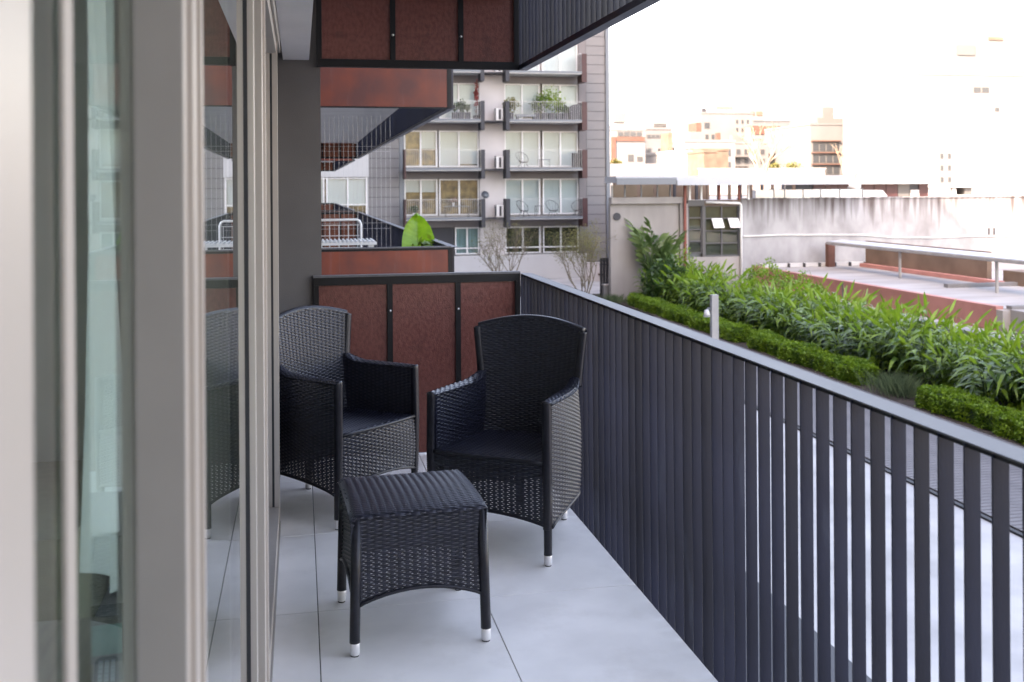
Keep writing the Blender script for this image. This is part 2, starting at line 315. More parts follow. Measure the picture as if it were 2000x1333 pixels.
# room behind the sliding doors
room = tag(B('room_floor', -5.2, -0.22, -1.6, 5.06, -0.05, -0.004, 'tile'), kind='structure')
tag(B('room_wall', -5.2, -0.24, 5.0, 5.06, -0.004, 2.70, 'roomwall'), kind='structure')
tag(B('room_wall', -5.2, -0.24, -1.6, -1.5, -0.004, 2.70, 'roomwall'), kind='structure')
tag(B('room_wall', -5.2, -5.1, -1.5, 5.0, -0.004, 2.70, 'roomwall'), kind='structure')
tag(B('room_ceiling', -5.2, -0.23, -1.6, 5.06, 2.70, 2.80, 'roomwall'), kind='structure')

# ================================================================== SLIDING DOORS
def door_leaf(label, y0, y1, xin, xout, stile0, stile1, gx, extra=None, m0='alu', m1='alu'):
    d = empty('sliding_door', label, 'door', (xin, y0, 0.03))
    def part(n, a, b, c, e, f, h, m, par=d): return B(n, a - xin, b - xin, c - y0, e - y0, f - 0.03, h - 0.03, m, par)
    part('stile', xin, xout, y0, y0 + stile0, 0.03, 2.26, m0); part('stile', xin, xout, y1 - stile1, y1, 0.03, 2.26, m1)
    part('bottom_rail', xin + .004, xout - .004, y0 + stile0, y1 - stile1, 0.03, 0.11, 'alu'); part('top_rail', xin + .004, xout - .004, y0 + stile0, y1 - stile1, 2.18, 2.26, 'alu')
    part('pane', gx - .003, gx + .003, y0 + stile0 + .004, y1 - stile1 - .004, 0.112, 2.178, 'glass')
    part('gasket', gx - .006, gx + .008, y0 + stile0, y0 + stile0 + .004, 0.112, 2.178, 'gasket'); part('gasket', gx - .006, gx + .008, y1 - stile1 - .004, y1 - stile1, 0.112, 2.178, 'gasket')
    if extra: extra(part)
    return d
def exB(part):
    part('stile_face', -0.150, -0.1065, 1.019, 1.0228, 0.03, 2.26, 'alu_dark')  # thin dark plate: shade on the stile's camera-facing side put into the colour
    part('stile_bead', -0.106, -0.100, 1.05, 1.075, 0.03, 2.26, 'alu'); part('stile_bead', -0.106, -0.101, 1.15, 1.17, 0.03, 2.26, 'alu')
def exA(part):
    part('mullion', -0.1845, -0.181, 0.876, 0.910, 0.11, 2.18, 'alu')
def exC(part):
    part('stile_bead', -0.0965, -0.091, 2.93, 2.95, 0.03, 2.26, 'alu'); part('stile_bead', -0.0965, -0.092, 3.02, 3.045, 0.03, 2.26, 'alu')
door_leaf('cream aluminium sliding door leaf nearest the camera with a slim mullion, blurred', 0.40, 1.36, -0.215, -0.165, 0.305, 0.05, -0.19, exA)
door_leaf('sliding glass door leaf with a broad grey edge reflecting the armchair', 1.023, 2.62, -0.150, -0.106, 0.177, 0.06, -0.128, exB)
door_leaf('farther sliding door leaf standing beside the left armchair', 2.84, 4.93, -0.150, -0.0965, 0.30, 0.05, -0.128, exC)
door_leaf('inner sliding door leaf seen edge on between the two outer leaves', 2.50, 3.4, -0.212, -0.165, 0.07, 0.05, -0.19)
df = empty('door_frame', 'cream door frame with floor track and dark head at the end of the glass wall', 'door frame', (-0.1, 4.95, 0))
def fp(n, a, b, c, e, f, h, m): return B(n, a + .1, b + .1, c - 4.95, e - 4.95, f, h, m, df)
fp('jamb', -0.225, -0.104, 4.94, 5.04, 0, 2.30, 'alu'); fp('track', -0.225, -0.094, -1.5, 4.94, 0.002, 0.028, 'alu_dark'); fp('track_rib', -0.16, -0.155, -1.5, 4.94, 0.028, 0.036, 'alu')
fp('track_rib', -0.11, -0.100, -1.5, 4.94, 0.028, 0.034, 'alu')
fp('head', -0.225, -0.100, -1.5, 5.04, 2.265, 2.34, 'brownhead'); fp('head_trim', -0.098, -0.090, -1.5, 5.30, 2.235, 2.34, 'alu_dark'); fp('head_cover', -0.225, -0.095, -1.5, 5.04, 2.34, 2.715, 'alu_dark')

# curtain, table and things in the room, seen through the glass
def curtain(name, label, x, y0, y1, z0, z1, n=90, amp=0.035, m='curtain'):
    V = []; F = []; nz = 6
    for i in range(n + 1):
        y = y0 + (y1 - y0) * i / n; a = amp * (math.sin(i * 0.95) + 0.5 * math.sin(i * 0.43 + 1))
        for k in range(nz + 1):
            t = k / nz; V.append((x + a * (0.7 + 0.5 * (1 - t)) + 0.02 * math.sin(3 * t + i * .1), y + 0.012 * math.sin(i * 1.9), z0 + (z1 - z0) * t))
    for i in range(n):
        for k in range(nz): a = i * (nz + 1) + k; F.append((a, a + nz + 1, a + nz + 2, a + 1))
    return tag(link(name, npmesh(name, V, F, m, True)), label, 'curtain')
curtain('curtain', 'short pale sheer curtain hanging behind the near glass door', -0.33, 1.80, 2.45, 0.90, 2.6, n=30, amp=0.045)
curtain('curtain', 'grey-brown drape gathered behind the farther glass door', -0.40, 3.9, 4.9, 0.05, 2.6, n=60, amp=.03, m='drape')
tb = empty('coffee_table', 'low light wood table just inside the near door', 'table', (-0.56, 2.35, 0))
B('table_top', -0.33, 0.33, -0.55, 0.55, 0.40, 0.44, 'wood_table', tb)
for sx in (-0.30, 0.25):
    for sy in (-0.52, 0.47): B('leg', sx, sx + .05, sy, sy + .05, 0, 0.40, 'wood_table', tb)
rc = empty('remote_control', 'black remote control with grey buttons lying on the indoor table', 'remote', (-0.435, 2.50, 0.441), 0.15)
G().prism([(-.022, -.10), (.022, -.10), (.027, -.07), (.027, .08), (.018, .10), (-.018, .10), (-.027, .08), (-.027, -.07)], 0, 0.02).obj('body', 'blackplastic', rc)
for i in range(3):
    for j in range(5): B('button', -.018 + i * .0135, -.009 + i * .0135, -.04 + j * .024, -.026 + j * .024, .0202, .0235, 'greybtn', rc)
bx = empty('small_box', 'small dark box with a teal face beside the remote control', 'box', (-0.36, 2.66, 0.441), 0.1)
B('case', -.05, .05, -.05, .05, 0, .10, 'blackplastic', bx); B('face', -.048, .048, -.053, -.0505, .02, .09, 'teal', bx)
so = empty('ottoman', 'olive beige upholstered ottoman on the room floor near the door', 'ottoman', (-1.08, 4.02, 0))
B('base', -.36, .36, -.5, .5, .05, .30, 'sofa', so); B('cushion', -.37, .37, -.51, .51, .302, .46, 'sofa', so)
for sx in (-.33, .28):
    for sy in (-.46, .41): B('leg', sx, sx + .05, sy, sy + .05, 0, .05, 'blackplastic', so)

# ================================================================== RAILINGS AND SCREENS
PX = 1.288; PITCH = 0.0865
FIN = {}
def fin(z0, z1):
    k = round(z1 - z0, 3)
    if k not in FIN: FIN[k] = G().box(0, 0.035, 0, 0.0045, 0, k).mesh('slat', 'slat')
    return FIN[k]
def railing(name, label, cat, y0, y1, z0, z1, phase=1.763, cap=True, base_line=True):
    r = empty(name, label, cat, (PX, y0, z0))
    k0 = math.ceil((y0 - phase) / PITCH); k1 = math.floor((y1 - phase) / PITCH)
    for k in range(k0, k1 + 1):
        o = link('slat', fin(z0, z1), r, (random.uniform(-.0008, .0008), phase + k * PITCH - y0, 0)); o.rotation_euler[2] = random.uniform(-.02, .02)
    L = y1 - y0
    if cap:
        B('cap', -0.001, 0.045, 0, L, z1 - z0 - 0.0, z1 - z0 + 0.004, 'cap', r); B('cap', 0.0475, 0.070, 0, L, z1 - z0 - 0.002, z1 - z0 + 0.003, 'cap', r)
        B('top_rail', 0.003, 0.038, 0, L, z1 - z0 - 0.009, z1 - z0 - 0.0005, 'blackframe', r)
    B('bottom_rail', -0.003, 0.050, 0, L, -0.03, -0.0005, 'slat', r)
    return r
railing('balcony_railing', 'near balcony railing of dark vertical metal slats with a pale metal cap', 'railing', -2.4, 6.10, -0.44, 1.046)
railing('hanging_screen', 'dark slatted screen hanging below the balcony overhead', 'screen', -2.4, 6.10, 2.29, 4.0, cap=False)

def panel_inside(name, label, y, z0, z1, ztop, m='redpanel', cap=True, x0=0.075, x1=1.286):
    s = empty(name, label, 'screen', (x0, y, z0)); W = x1 - x0; H = z1 - z0; t = 0.032
    B('top_rail', 0, W, -0.02, 0.02, H - 0.045, H - 0.0, 'blackframe', s) if cap else B('bottom_rail', 0, W, -0.02, 0.02, 0, 0.045, 'blackframe', s)
    if cap: B('cap', -0.002, W, -0.024, 0.03, H + 0.0005, H + 0.012, 'cap', s)
    zs = (0, H - 0.0455) if cap else (0.0455, H)
    post = [0, 0.422, 0.822, W - 0.03]
    for i, px in enumerate(post): B('post', px, px + t - .002, -0.019, 0.019, zs[0], zs[1], 'blackframe', s)
    for i in range(3):
        a, b = post[i] + t - .001, post[i + 1] - .001; B('panel', a, b, -0.004, 0.010, zs[0] + .002, zs[1] - .002, m, s)
    bm = BOX.get('bolt')
    if not bm: bm = BOX['bolt'] = G().tube([(0, 0, 0), (0, -0.006, 0)], [0.0075, 0.006], 10).mesh('bolt', 'bolt', True)
    for px in post[1:3]:
        for zz in ([H - .20, H - .66] if cap else [0.19, 0.75]): link('bolt', bm, s, (px + .015, -0.0195, zz))
    return s
panel_inside('partition_screen', 'waist-high partition of three rusty red panels in a black frame behind the armchairs', 6.11, 0.012, 1.05, 0)
panel_inside('hanging_partition', 'three brown-red panels in a black frame hanging overhead at the balcony end', 6.10, 2.262, 4.0, 0, cap=False, x0=0.100)

def panel_outside(name, label, y, z0, z1, m='redpanel_old', x0=0.10, bolts=True, zb=0.2, capped=True):
    s = empty(name, label, 'screen', (x0, y, z0)); W = PX - x0; H = z1 - z0
    B('panel', 0, W - 0.028, 0, 0.02, 0.012, H - 0.02, m, s); B('post', W - 0.026, W + 0.012, -0.004, 0.036, 0, H - .001, 'blackframe', s)
    B('bottom_rail', 0, W - .027, 0.002, 0.03, 0, 0.011, 'blackframe', s)
    B('top_rail', 0, W - .027, -0.003, 0.03, H - 0.019, H, 'blackframe', s)
    if capped: B('cap', 0, W, -0.008, 0.035, H + .001, H + 0.012, 'cap', s)
    if bolts:
        for px in (0.40, 0.83): link('bolt', BOX['bolt'], s, (px, -0.001, zb)).scale = (1.3, 1.3, 1.3)
    return s
# second balcony along the facade (9 m away) and the third one behind it
for Y0, Y1, nm in ((9.0, 24.1, 'next'), (25.8, 40.5, 'farther')):
    far = nm == 'farther'
    panel_outside('partition_screen', 'plain brown-red partition of the neighbouring balcony, two bolts showing, below the banana leaf' if not far else 'small brown-red partition of the farthest balcony, above the drying rack', Y0, -0.44, 1.048, bolts=not far, zb=0.44 + 0.24)
    panel_outside('hanging_partition', 'glossy rust-orange panel hanging from the neighbouring upper balcony' if not far else 'small dark red panel under the farthest upper balcony', Y0, 2.255, 4.0, bolts=not far, zb=0.36, capped=False)
    railing('balcony_railing', 'dark slatted railing of the neighbouring balcony behind the banana leaf' if not far else 'short dark railing of the farthest balcony, near the side wing windows', 'railing', Y0 + .04, Y1, -0.44, 1.046, phase=Y0 + .05)
    railing('hanging_screen', 'slanting dark slatted screen under the neighbouring upper balcony' if not far else 'small dark slatted screen under the farthest upper balcony', 'screen', Y0 + .04, Y1, 2.29, 4.0, phase=Y0 + .05, cap=False)
    bp('balcony_slab', -0.16, 1.282, Y0 + .05, Y1, -0.20, 0.0, 'concrete'); bp('ceiling_slab', -0.16, 1.282, Y0 + .05, Y1, 2.62, 2.95, 'plaster')
    s = panel_inside('end_screen', 'orange-brown end screen of the neighbouring balcony in its shade' if not far else 'dark end screen of the farthest balcony', Y1 - .03, 0.012, 1.045, 0, m='orange')
    panel_inside('hanging_end_screen', 'orange-brown slatted end panel high under the neighbouring upper balcony' if not far else 'hanging end panel of the farthest upper balcony', Y1 - .03, 2.262, 2.615, 0, m='orange', cap=False)
# wire mesh across the neighbouring balcony
wm = empty('wire_mesh', 'thin wire safety mesh across the neighbouring balcony above the drying rack', 'mesh', (0.12, 15.0, 0))
wmesh = G().tube([(0, 0, 0), (0, 0, 2.6)], 0.002, 5).mesh('wire', 'wire')
for i in range(17): link('wire', wmesh, wm, (0.10 + i * 0.066, 0, 0))
wh = G().tube([(0, 0, 0), (1.13, 0, 0)], 0.002, 5).mesh('wire', 'wire')
for zz in (1.0, 1.08, 2.1, 2.17): link('wire', wh, wm, (0.03, 0, zz))
# folding drying rack, flat rack and the banana leaf
dr = empty('drying_rack', 'white tubular drying rack with a wire grid on the neighbouring balcony', 'rack', (0.25, 16.0, 0))
G().tube([(0, 0, 0), (0, 0, 1.03), (0.02, 0, 1.08), (0.05, 0, 1.1), (0.60, 0, 1.1), (0.64, 0, 1.08), (0.66, 0, 1.03), (0.66, 0, 0)], 0.019, 8).obj('frame', 'whitepaint', dr, True)
for i in range(5): G().tube([(0.05 + i * .14, 0.01, 0.62), (0.05 + i * .14, 0.01, 1.02)], 0.005, 5).obj('wire', 'whitepaint', dr)
for zz in (0.68, 0.86, 1.02): G().tube([(0.02, 0.01, zz), (0.64, 0.01, zz)], 0.005, 5).obj('wire', 'whitepaint', dr)
fr = empty('flat_airer', 'low white ribbed airer in front of the drying rack', 'rack', (0.20, 12.0, 0))
B('tray', 0, 0.66, 0, 0.6, 0.925, 0.955, 'blind', fr)
for i in range(14): B('rib', 0.01 + i * .047, 0.03 + i * .047, -0.01, 0.62, 0.9555, 0.972, 'whitepaint', fr)
for sx in (0.02, 0.6):
    for sy in (0.03, 0.53): B('leg', sx, sx + .03, sy, sy + .03, 0, 0.925, 'whitepaint', fr)
bl = empty('banana_plant', 'bright green broad banana leaf rising over the neighbouring partition', 'plant', (1.17, 10.4, 0))
V = []; F = []; n = 70; hs = 8
for i in range(n + 1):
    t = i / n; wd = 0.172 * (1 - max(0, (t - .42) / .58) ** 2.3) ** 0.5 * (1 - .55 * max(0, (.42 - t) / .42) ** 2)
    if i == n: wd = 0.004
    for k in range(-hs, hs + 1):
        q = k / hs; V.append((q * wd - 0.02 * t, -0.05 * abs(q) * 1.2 + 0.10 * t * t + 0.006 * math.sin(14 * t + 3 * q) + 0.0022 * math.sin(95 * (t - .16 * abs(q))), 0.66 + 0.66 * t - 0.03 * q * q + 0.004 * math.sin(40 * t)))
W_ = 2 * hs + 1
for i in range(n):
    for k in range(W_ - 1): a = i * W_ + k; F.append((a, a + 1, a + W_ + 1, a + W_))
link('leaf', npmesh('leaf', V, F, 'leaf_banana', True), bl)
G().tube([(0, 0.02, 0.25), (0, 0.0, 0.66), (-0.005, 0.03, 1.0), (-0.02, 0.095, 1.32)], [0.016, 0.011, 0.006, 0.002], 6).obj('stalk', 'leaf_banana', bl, True)
G().tube([(0, 0.02, 0.0), (0, 0.02, 0.30)], [0.13, 0.16], 14).obj('pot', 'terracotta', bl, True)
V = []; F = []
for i in range(70):
    c = Vector((0.06 + random.gauss(0, .06), -.20 + random.gauss(0, .03), 0.98 + random.gauss(0, .03))); d = Vector((random.gauss(0, 1), random.gauss(0, 1), random.gauss(.4, .6))).normalized() * .05; s_ = d.orthogonal().normalized() * .02
    b = len(V); V += [c - s_, c + d, c + s_, c - d]; F.append((b, b + 1, b + 2, b + 3))
link('small_foliage', npmesh('small_foliage', V, F, 'leaf_ginger'), bl)

# ================================================================== WICKER FURNITURE
def weave(name, S, ur, vr, p, rp, bot, top, parent, wfun=None, amp=0.0028, thick=0.0016, m='wicker', stakes=True, nsub=4, back=None):
    """horizontal strands (pitch rp) going over and under upright stakes (pitch p) on the surface S(u, v) -> xyz"""
    def SN(u, v):
        P = S(u, v); e = 1e-3
        du = S(u + e, v) - S(u - e, v); dv = S(u, v + e) - S(u, v - e)
        N = np.cross(du, dv); N /= np.linalg.norm(N, axis=-1, keepdims=True); return P, N
    nu = max(4, int(round((ur[1] - ur[0]) / p)) * nsub); u = np.linspace(ur[0], ur[1], nu + 1)
    nr = int((vr[1] - vr[0]) / rp); VV = []; FF = []; off = 0
    bu, tu = bot(u), top(u)
    for j in range(nr + 1):
        v = vr[0] + (j + .5) * rp
        ok = (v > bu) & (v < tu)
        if ok.sum() < 2: continue
        ph = np.cos(PI * (u - ur[0]) / p + PI * j) * amp
        wv = (wfun(v, u) if wfun else np.full_like(u, 0.94)) * rp * 0.5
        rowsP = []
        for s_, h_ in ((-1, -thick), (0, thick), (1, -thick)):
            P, N = SN(u, np.full_like(u, v) + s_ * wv); rowsP.append(P + N * (ph + h_)[:, None])
        V = np.stack(rowsP, 1).reshape(-1, 3); VV.append(V)
        idx = np.where(ok[:-1] & ok[1:])[0]
        for a in (0, 1):
            FF.append(np.stack([off + idx * 3 + a, off + (idx + 1) * 3 + a, off + (idx + 1) * 3 + a + 1, off + idx * 3 + a + 1], 1))
        off += len(V)
    if stakes:
        for k in range(int(round((ur[1] - ur[0]) / p)) + 1):
            uu = ur[0] + k * p
            if uu > ur[1] + 1e-6: break
            a, b = float(bot(np.array([uu]))[0]), float(top(np.array([uu]))[0])
            if b - a < 0.02: continue
            v = np.linspace(a, b, 14); R = []
            for s_ in (-1, 1):
                P, N = SN(np.full_like(v, uu + s_ * 0.0066), v); R.append(P)
            V = np.stack(R, 1).reshape(-1, 3); VV.append(V); i = np.arange(13)
            FF.append(np.stack([off + i * 2, off + i * 2 + 1, off + i * 2 + 3, off + i * 2 + 2], 1)); off += len(V)
    if back is not None:                                # lining sheet close behind the dense part of the weave
        uu = np.linspace(ur[0], ur[1], 25); a = np.maximum(bot(uu), back); b = np.maximum(top(uu), a + 1e-4); R = []
        for t_ in np.linspace(0, 1, 15):
            P, N = SN(uu, a + (b - a) * t_); R.append(P - N * .0042)
        V = np.stack(R, 1).reshape(-1, 3); VV.append(V); i, k = np.meshgrid(np.arange(24), np.arange(14), indexing='ij'); i = i.ravel(); k = k.ravel()
        FF.append(np.stack([off + i * 15 + k, off + (i + 1) * 15 + k, off + (i + 1) * 15 + k + 1, off + i * 15 + k + 1], 1)); off += len(V)
    return link(name, npmesh(name, np.concatenate(VV), np.concatenate(FF), m, True), parent)
def arr(x, y, z): return np.stack(np.broadcast_arrays(x, y, z), -1).astype(float)
C_ = lambda c: (lambda u: np.full_like(u, c))
def leg(parent, x, y, top, r=0.0185, fx=0, fy=0):
    l = G().tube([(x + fx, y + fy, 0.045), (x + fx, y + fy, 0.06), (x + fx * .6, y + fy * .6, top * .5), (x, y, top)], [r * 1.03, r, r, r], 12).obj('leg', 'wickeredge', parent, True)
    G().tube([(x + fx, y + fy, 0.003), (x + fx, y + fy, 0.006), (x + fx, y + fy, 0.044), (x + fx, y + fy, 0.0455)], [r * .7, r * .92, r * .96, r * .9], 14).obj('foot', 'foot', l, True)
    G().tube([(x + fx, y + fy, 0.0), (x + fx, y + fy, 0.004)], r * .8, 10).obj('foot_pad', 'rubber', l, True)
    return l

def wrap(pts, r, pitch=0.009, flat=1.0):
    """rounded square member wound with strand: fine ridges every pitch"""
    pts = [Vector(p) for p in pts]; rs = r if isinstance(r, (list, tuple)) else [r] * len(pts); P = []; Q = []
    for i in range(len(pts) - 1):
        n = max(1, int((pts[i + 1] - pts[i]).length / (pitch / 2)))
        for k in range(n): t = k / n; P.append(pts[i].lerp(pts[i + 1], t)); Q.append(rs[i] + (rs[i + 1] - rs[i]) * t)
    P.append(pts[-1]); Q.append(rs[-1]); g = G(); n = 12; V = []; F = []
    for i, p in enumerate(P):
        d = (P[min(i + 1, len(P) - 1)] - P[max(i - 1, 0)]).normalized(); a = Vector((1, 0, 0)) if abs(d.x) < .7 else Vector((0, 1, 0)); a = (a - d * a.dot(d)).normalized(); b = d.cross(a); rr = Q[i] * (1.0 if i % 2 else .93)
        for k in range(n):
            c_, s_ = math.cos(2 * PI * (k + .5) / n), math.sin(2 * PI * (k + .5) / n); f = 1 / (abs(c_) ** 4 + abs(s_) ** 4) ** .25; V.append(p + (a * c_ + b * s_ * flat) * rr * f)
    for i in range(len(P) - 1):
        for k in range(n): F.append((i * n + k, i * n + (k + 1) % n, (i + 1) * n + (k + 1) % n, (i + 1) * n + k))
    F += [tuple(range(n))[::-1], tuple((len(P) - 1) * n + k for k in range(n))]
    return g.add(V, F)
def armchair(label):
    c = empty('wicker_armchair', label, 'armchair', group='wicker armchairs')
    ST = 0.431; AZ = 0.672; p = 0.026; rp = 0.0084
    opn = lambda v, u: np.where(v < 0.36, 0.92, 0.98) * np.ones_like(u)
    # outer shell: runs from one front post round the back to the other, barrel-shaped
    ph = np.linspace(0, PI, 400); ex = 0.58
    cx_ = 0.288 * np.sign(np.cos(ph)) * np.abs(np.cos(ph)) ** ex; cy_ = 0.545 * np.abs(np.sin(ph)) ** ex
    al = np.concatenate([[0], np.cumsum(np.hypot(np.diff(cx_), np.diff(cy_)))]); LT = al[-1]
    U = lambda u, a: np.interp(u, al, a)
    def shell(u, v):
        k = 1 + (0.05 * np.sin(PI * np.clip((v - .10) / .58, 0, 1)) - .05 * np.clip((.22 - v) / .1, 0, 1)) * np.clip(np.minimum(u, LT - u) / .14, 0, 1)
        lean = .92 - .02 * np.clip((v - .45) / .3, 0, 1)
        return arr(U(u, cx_) * k, U(u, cy_) * (.97 + .03 * k) * lean / .92 + 0 * v, v)
    leg1 = LT * .5 - .115
    def bot(u):
        q = np.minimum(u, LT - u); a = np.where(q < leg1, q / leg1, (q - leg1) / .115 * .5)
        return .158 + .042 * np.sin(PI * np.clip(a, 0, 1)) ** .8
    def top(u):
        y = U(u, cy_); return AZ + .03 * np.clip((y - .30) / .12, 0, 1) ** 2
    weave('shell', shell, (0, LT), (.12, .72), p, rp, bot, top, c, opn, back=.37)
    G().tube([tuple(shell(np.array([u]), bot(np.array([u])))[0]) for u in np.linspace(0, LT, 49)], .0075, 6).obj('lower_edge', 'wickeredge', c, True)
    # front apron, slightly bowed
    fa = lambda u: .162 + .04 * np.sin(PI * np.clip((u + .27) / .54, 0, 1)) ** .8
    Sf = lambda u, v: arr(u, -0.010 - .012 * np.cos(PI * u / .56) - 0.008 * np.sin(PI * np.clip((v - .15) / .3, 0, 1)), v)
    weave('front_apron', Sf, (-.273, .273), (.13, ST + .004), p, rp, fa, C_(ST), c, opn, back=.37)
    G().tube([tuple(Sf(np.array([u]), fa(np.array([u])))[0]) for u in np.linspace(-.273, .273, 17)], .0075, 6).obj('lower_edge', 'wickeredge', c, True)
    # arms: inner faces, tops, front posts
    for sg in (-1, 1):
        Si = lambda u, v, sg=sg: arr(sg * (0.247 - 0.035 * (u if sg < 0 else .43 - u) / .42), u if sg < 0 else .43 - u, v)
        weave('arm_inner', Si, (0.0, .43), (ST - .02, AZ + .03), p, rp, C_(ST - .02), lambda u, sg=sg: AZ - .004 + .03 * np.clip(((u if sg < 0 else .43 - u) - .3) / .12, 0, 1) ** 2, c, back=0)
        def St(y, v, sg=sg):
            v = v if sg < 0 else .05 - v
            xo = np.interp(y, cy_[:200], cx_[:200]) + .004; xi = 0.247 - 0.035 * y / .42
            return arr(sg * (xi + (xo - xi) * v / .05), y, AZ + .03 * np.clip((y - .3) / .12, 0, 1) ** 2 + .004 - .006 * np.clip((v - .025) / .025, -1.1, 1.1) ** 2)
        weave('arm_top', St, (-0.01, .44), (-0.004, .054), .020, .0095, C_(-.004), C_(.054), c, amp=.0016, back=-1)
        wrap([(sg * .268, -.004, .15), (sg * .270, -.006, .42), (sg * .268, -.004, AZ - .004), (sg * .268, -.002, AZ + .003)], [.0165, .0195, .0195, .0185], flat=1.0).obj('arm_post', 'wickeredge', c, True)
    # backrest, inner and outer face, gently curved, arched top
    crown = lambda u: .905 + .048 * np.cos(PI * np.clip(u / .275, -1, 1) / 2) ** .9
    bw = lambda v: .216 + .048 * np.clip((v - ST) / .45, -.3, 1.05)
    yb = lambda v: .405 + .035 * np.clip((v - ST) / .5, -.1, 1)
    Sb = lambda u, v: arr(u * bw(v) / .262, yb(v) + .035 * (1 - (u / .262) ** 2), v)
    weave('backrest', Sb, (-.262, .262), (ST - .02, .96), p, rp, C_(ST - .02), crown, c, back=0)
    So = lambda u, v: arr(-u * (.236 + .03 * np.clip((v - .6) / .3, 0, 1)) / .262, yb(v) + .040 + .012 * np.clip((.95 - v) / .4, 0, 1) + .030 * (1 - (u / .262) ** 2), v)
    weave('back_outer', So, (-.262, .262), (.65, .96), p, rp, C_(.65), crown, c, back=0)
    wrap([(x, yb(np.array(.93)) + .020 + .033 * (1 - (x / .262) ** 2), float(crown(np.array([x]))[0]) - .004) for x in np.linspace(-.262, .262, 17)], .0185).obj('back_rim', 'wickeredge', c, True)
    for sg in (-1, 1):
        wrap([(sg * (.236 + .027 * t), .437 + .008 * t, .665 + .240 * t) for t in (0, .25, .5, .75, 1)], [.020, .019, .018, .018, .018]).obj('back_edge', 'wickeredge', c, True)
    # seat
    Ss = lambda u, v: arr(u, v, ST - .010 * np.cos(PI * np.clip(u / .54, -.5, .5)) * np.sin(PI * np.clip(v / .45, 0, 1)) - .02 * np.clip((.0 - v) / .03, 0, 1) ** 2)
    weave('seat', Ss, (-.246, .246), (-0.022, .46), .0246, .0105, C_(-.022), lambda u: np.where(np.abs(u) > .215, .02 + (.246 - np.abs(u)) * 13, .46), c, amp=.0030, thick=.0022, back=-1)
    G().tube([(x, -.012 - .012 * math.cos(PI * x / .56), ST - .007) for x in np.linspace(-.262, .262, 9)], .0095, 8).obj('seat_edge', 'wickeredge', c, True)
    for sg in (-1, 1): leg(c, sg * .270, -.002, .40, r=.0175); leg(c, sg * .118, .515, .5, r=.0175, fy=.072, fx=-sg * .006)
    return c
c1 = armchair('black wicker armchair beside the slatted railing, its side catching the light')
c2 = copy_tree(c1); c2['label'] = 'black wicker armchair by the glass doors, partly behind the footstool'
c1.location = (0.776, 4.350, 0); c1.rotation_euler[2] = math.radians(-35.5)
c2.location = (0.358, 5.038, 0); c2.rotation_euler[2] = math.radians(43.4)

def stool():
    s = empty('wicker_footstool', 'square black wicker footstool in front of the two armchairs', 'footstool', (0.383, 3.77, 0), math.radians(3.0))
    X = .229; Y = .242; T = .466; p = .0262; rp = .0072
    opn = lambda v, u: np.where(v < .33, .92, .98) * np.ones_like(u)
    arch = lambda L, e, m_: (lambda u: e + (m_ - e) * np.sin(PI * np.clip(u / L, 0, 1)) ** .75)
    dome = lambda y: .013 * (1 - (y / Y) ** 2)
    waist = lambda v: -.010 * np.sin(PI * np.clip((v - .12) / .34, 0, 1))
    for sg in (-1, 1):
        weave('side_panel', lambda u, v, sg=sg: arr(sg * u * -1 * -1 if sg < 0 else -u, sg * (Y + waist(v)), v) if False else arr(u if sg < 0 else -u, sg * (Y + waist(v)) + 0 * u, v), (-X, X), (.13, T + .002), p, rp, lambda u: arch(2 * X, .155, .208)(u + X), C_(T - .004), s, opn, back=.34)
        weave('side_panel', lambda u, v, sg=sg: arr(sg * (X + waist(v)) + 0 * u, u if sg > 0 else -u, v), (-Y, Y), (.13, T + .03), p, rp, lambda u: arch(2 * Y, .155, .208)(u + Y), lambda u: T - .006 + dome(u), s, opn, back=.34)
        G().tube([(x, sg * (Y - .003), float(arch(2 * X, .155, .208)(np.array([x + X]))[0])) for x in np.linspace(-X, X, 13)], .007, 6).obj('lower_edge', 'wickeredge', s, True)
        G().tube([(sg * (X - .003), y, float(arch(2 * Y, .155, .208)(np.array([y + Y]))[0])) for y in np.linspace(-Y, Y, 13)], .007, 6).obj('lower_edge', 'wickeredge', s, True)
    e = lambda q, L: .006 * np.clip((np.abs(q) - (L - .012)) / .012, 0, 1.3) ** 2
    weave('seat', lambda u, v: arr(u, v, T + dome(v) - e(u, X) - e(v, Y)), (-X - .004, X + .004), (-Y - .004, Y + .004), p * 1.03, rp * 1.15, C_(-Y - .004), C_(Y + .004), s, amp=.0015, thick=.0007, back=-1)
    for a in (-1, 1):
        for b in (-1, 1): leg(s, a * (X - .0145), b * (Y - .0145), T - .012, r=.0178, fx=a * .010, fy=b * .010)
    return s
stool()

# ================================================================== FOLIAGE HELPERS
LEAFT = [(0, 1, 2), (0, 2, 3), (1, 4, 5), (1, 5, 2), (2, 5, 6), (2, 6, 3), (4, 7, 5), (5, 7, 6)]
def blade(V, F, base, d, upv, L, W, droop=0.3, fold=0.25):
    """one leaf with a midrib fold: 8 triangles"""
    d = d.normalized(); s = d.cross(upv); s = s.normalized() if s.length > 1e-4 else d.orthogonal().normalized(); n = s.cross(d)
    o = len(V); P = lambda t, k, wv: tuple(base + d * (L * t) + s * (k * wv) - Vector((0, 0, 1)) * (droop * L * t * t) - n * (fold * wv * (0 if k == 0 else -1)))
    V += [tuple(base), P(.3, -1, W * .46), P(.3, 0, 0), P(.3, 1, W * .46), P(.68, -1, W * .36), P(.68, 0, 0), P(.68, 1, W * .36), P(1, 0, 0)]
    F += [tuple(i + o for i in t) for t in LEAFT]
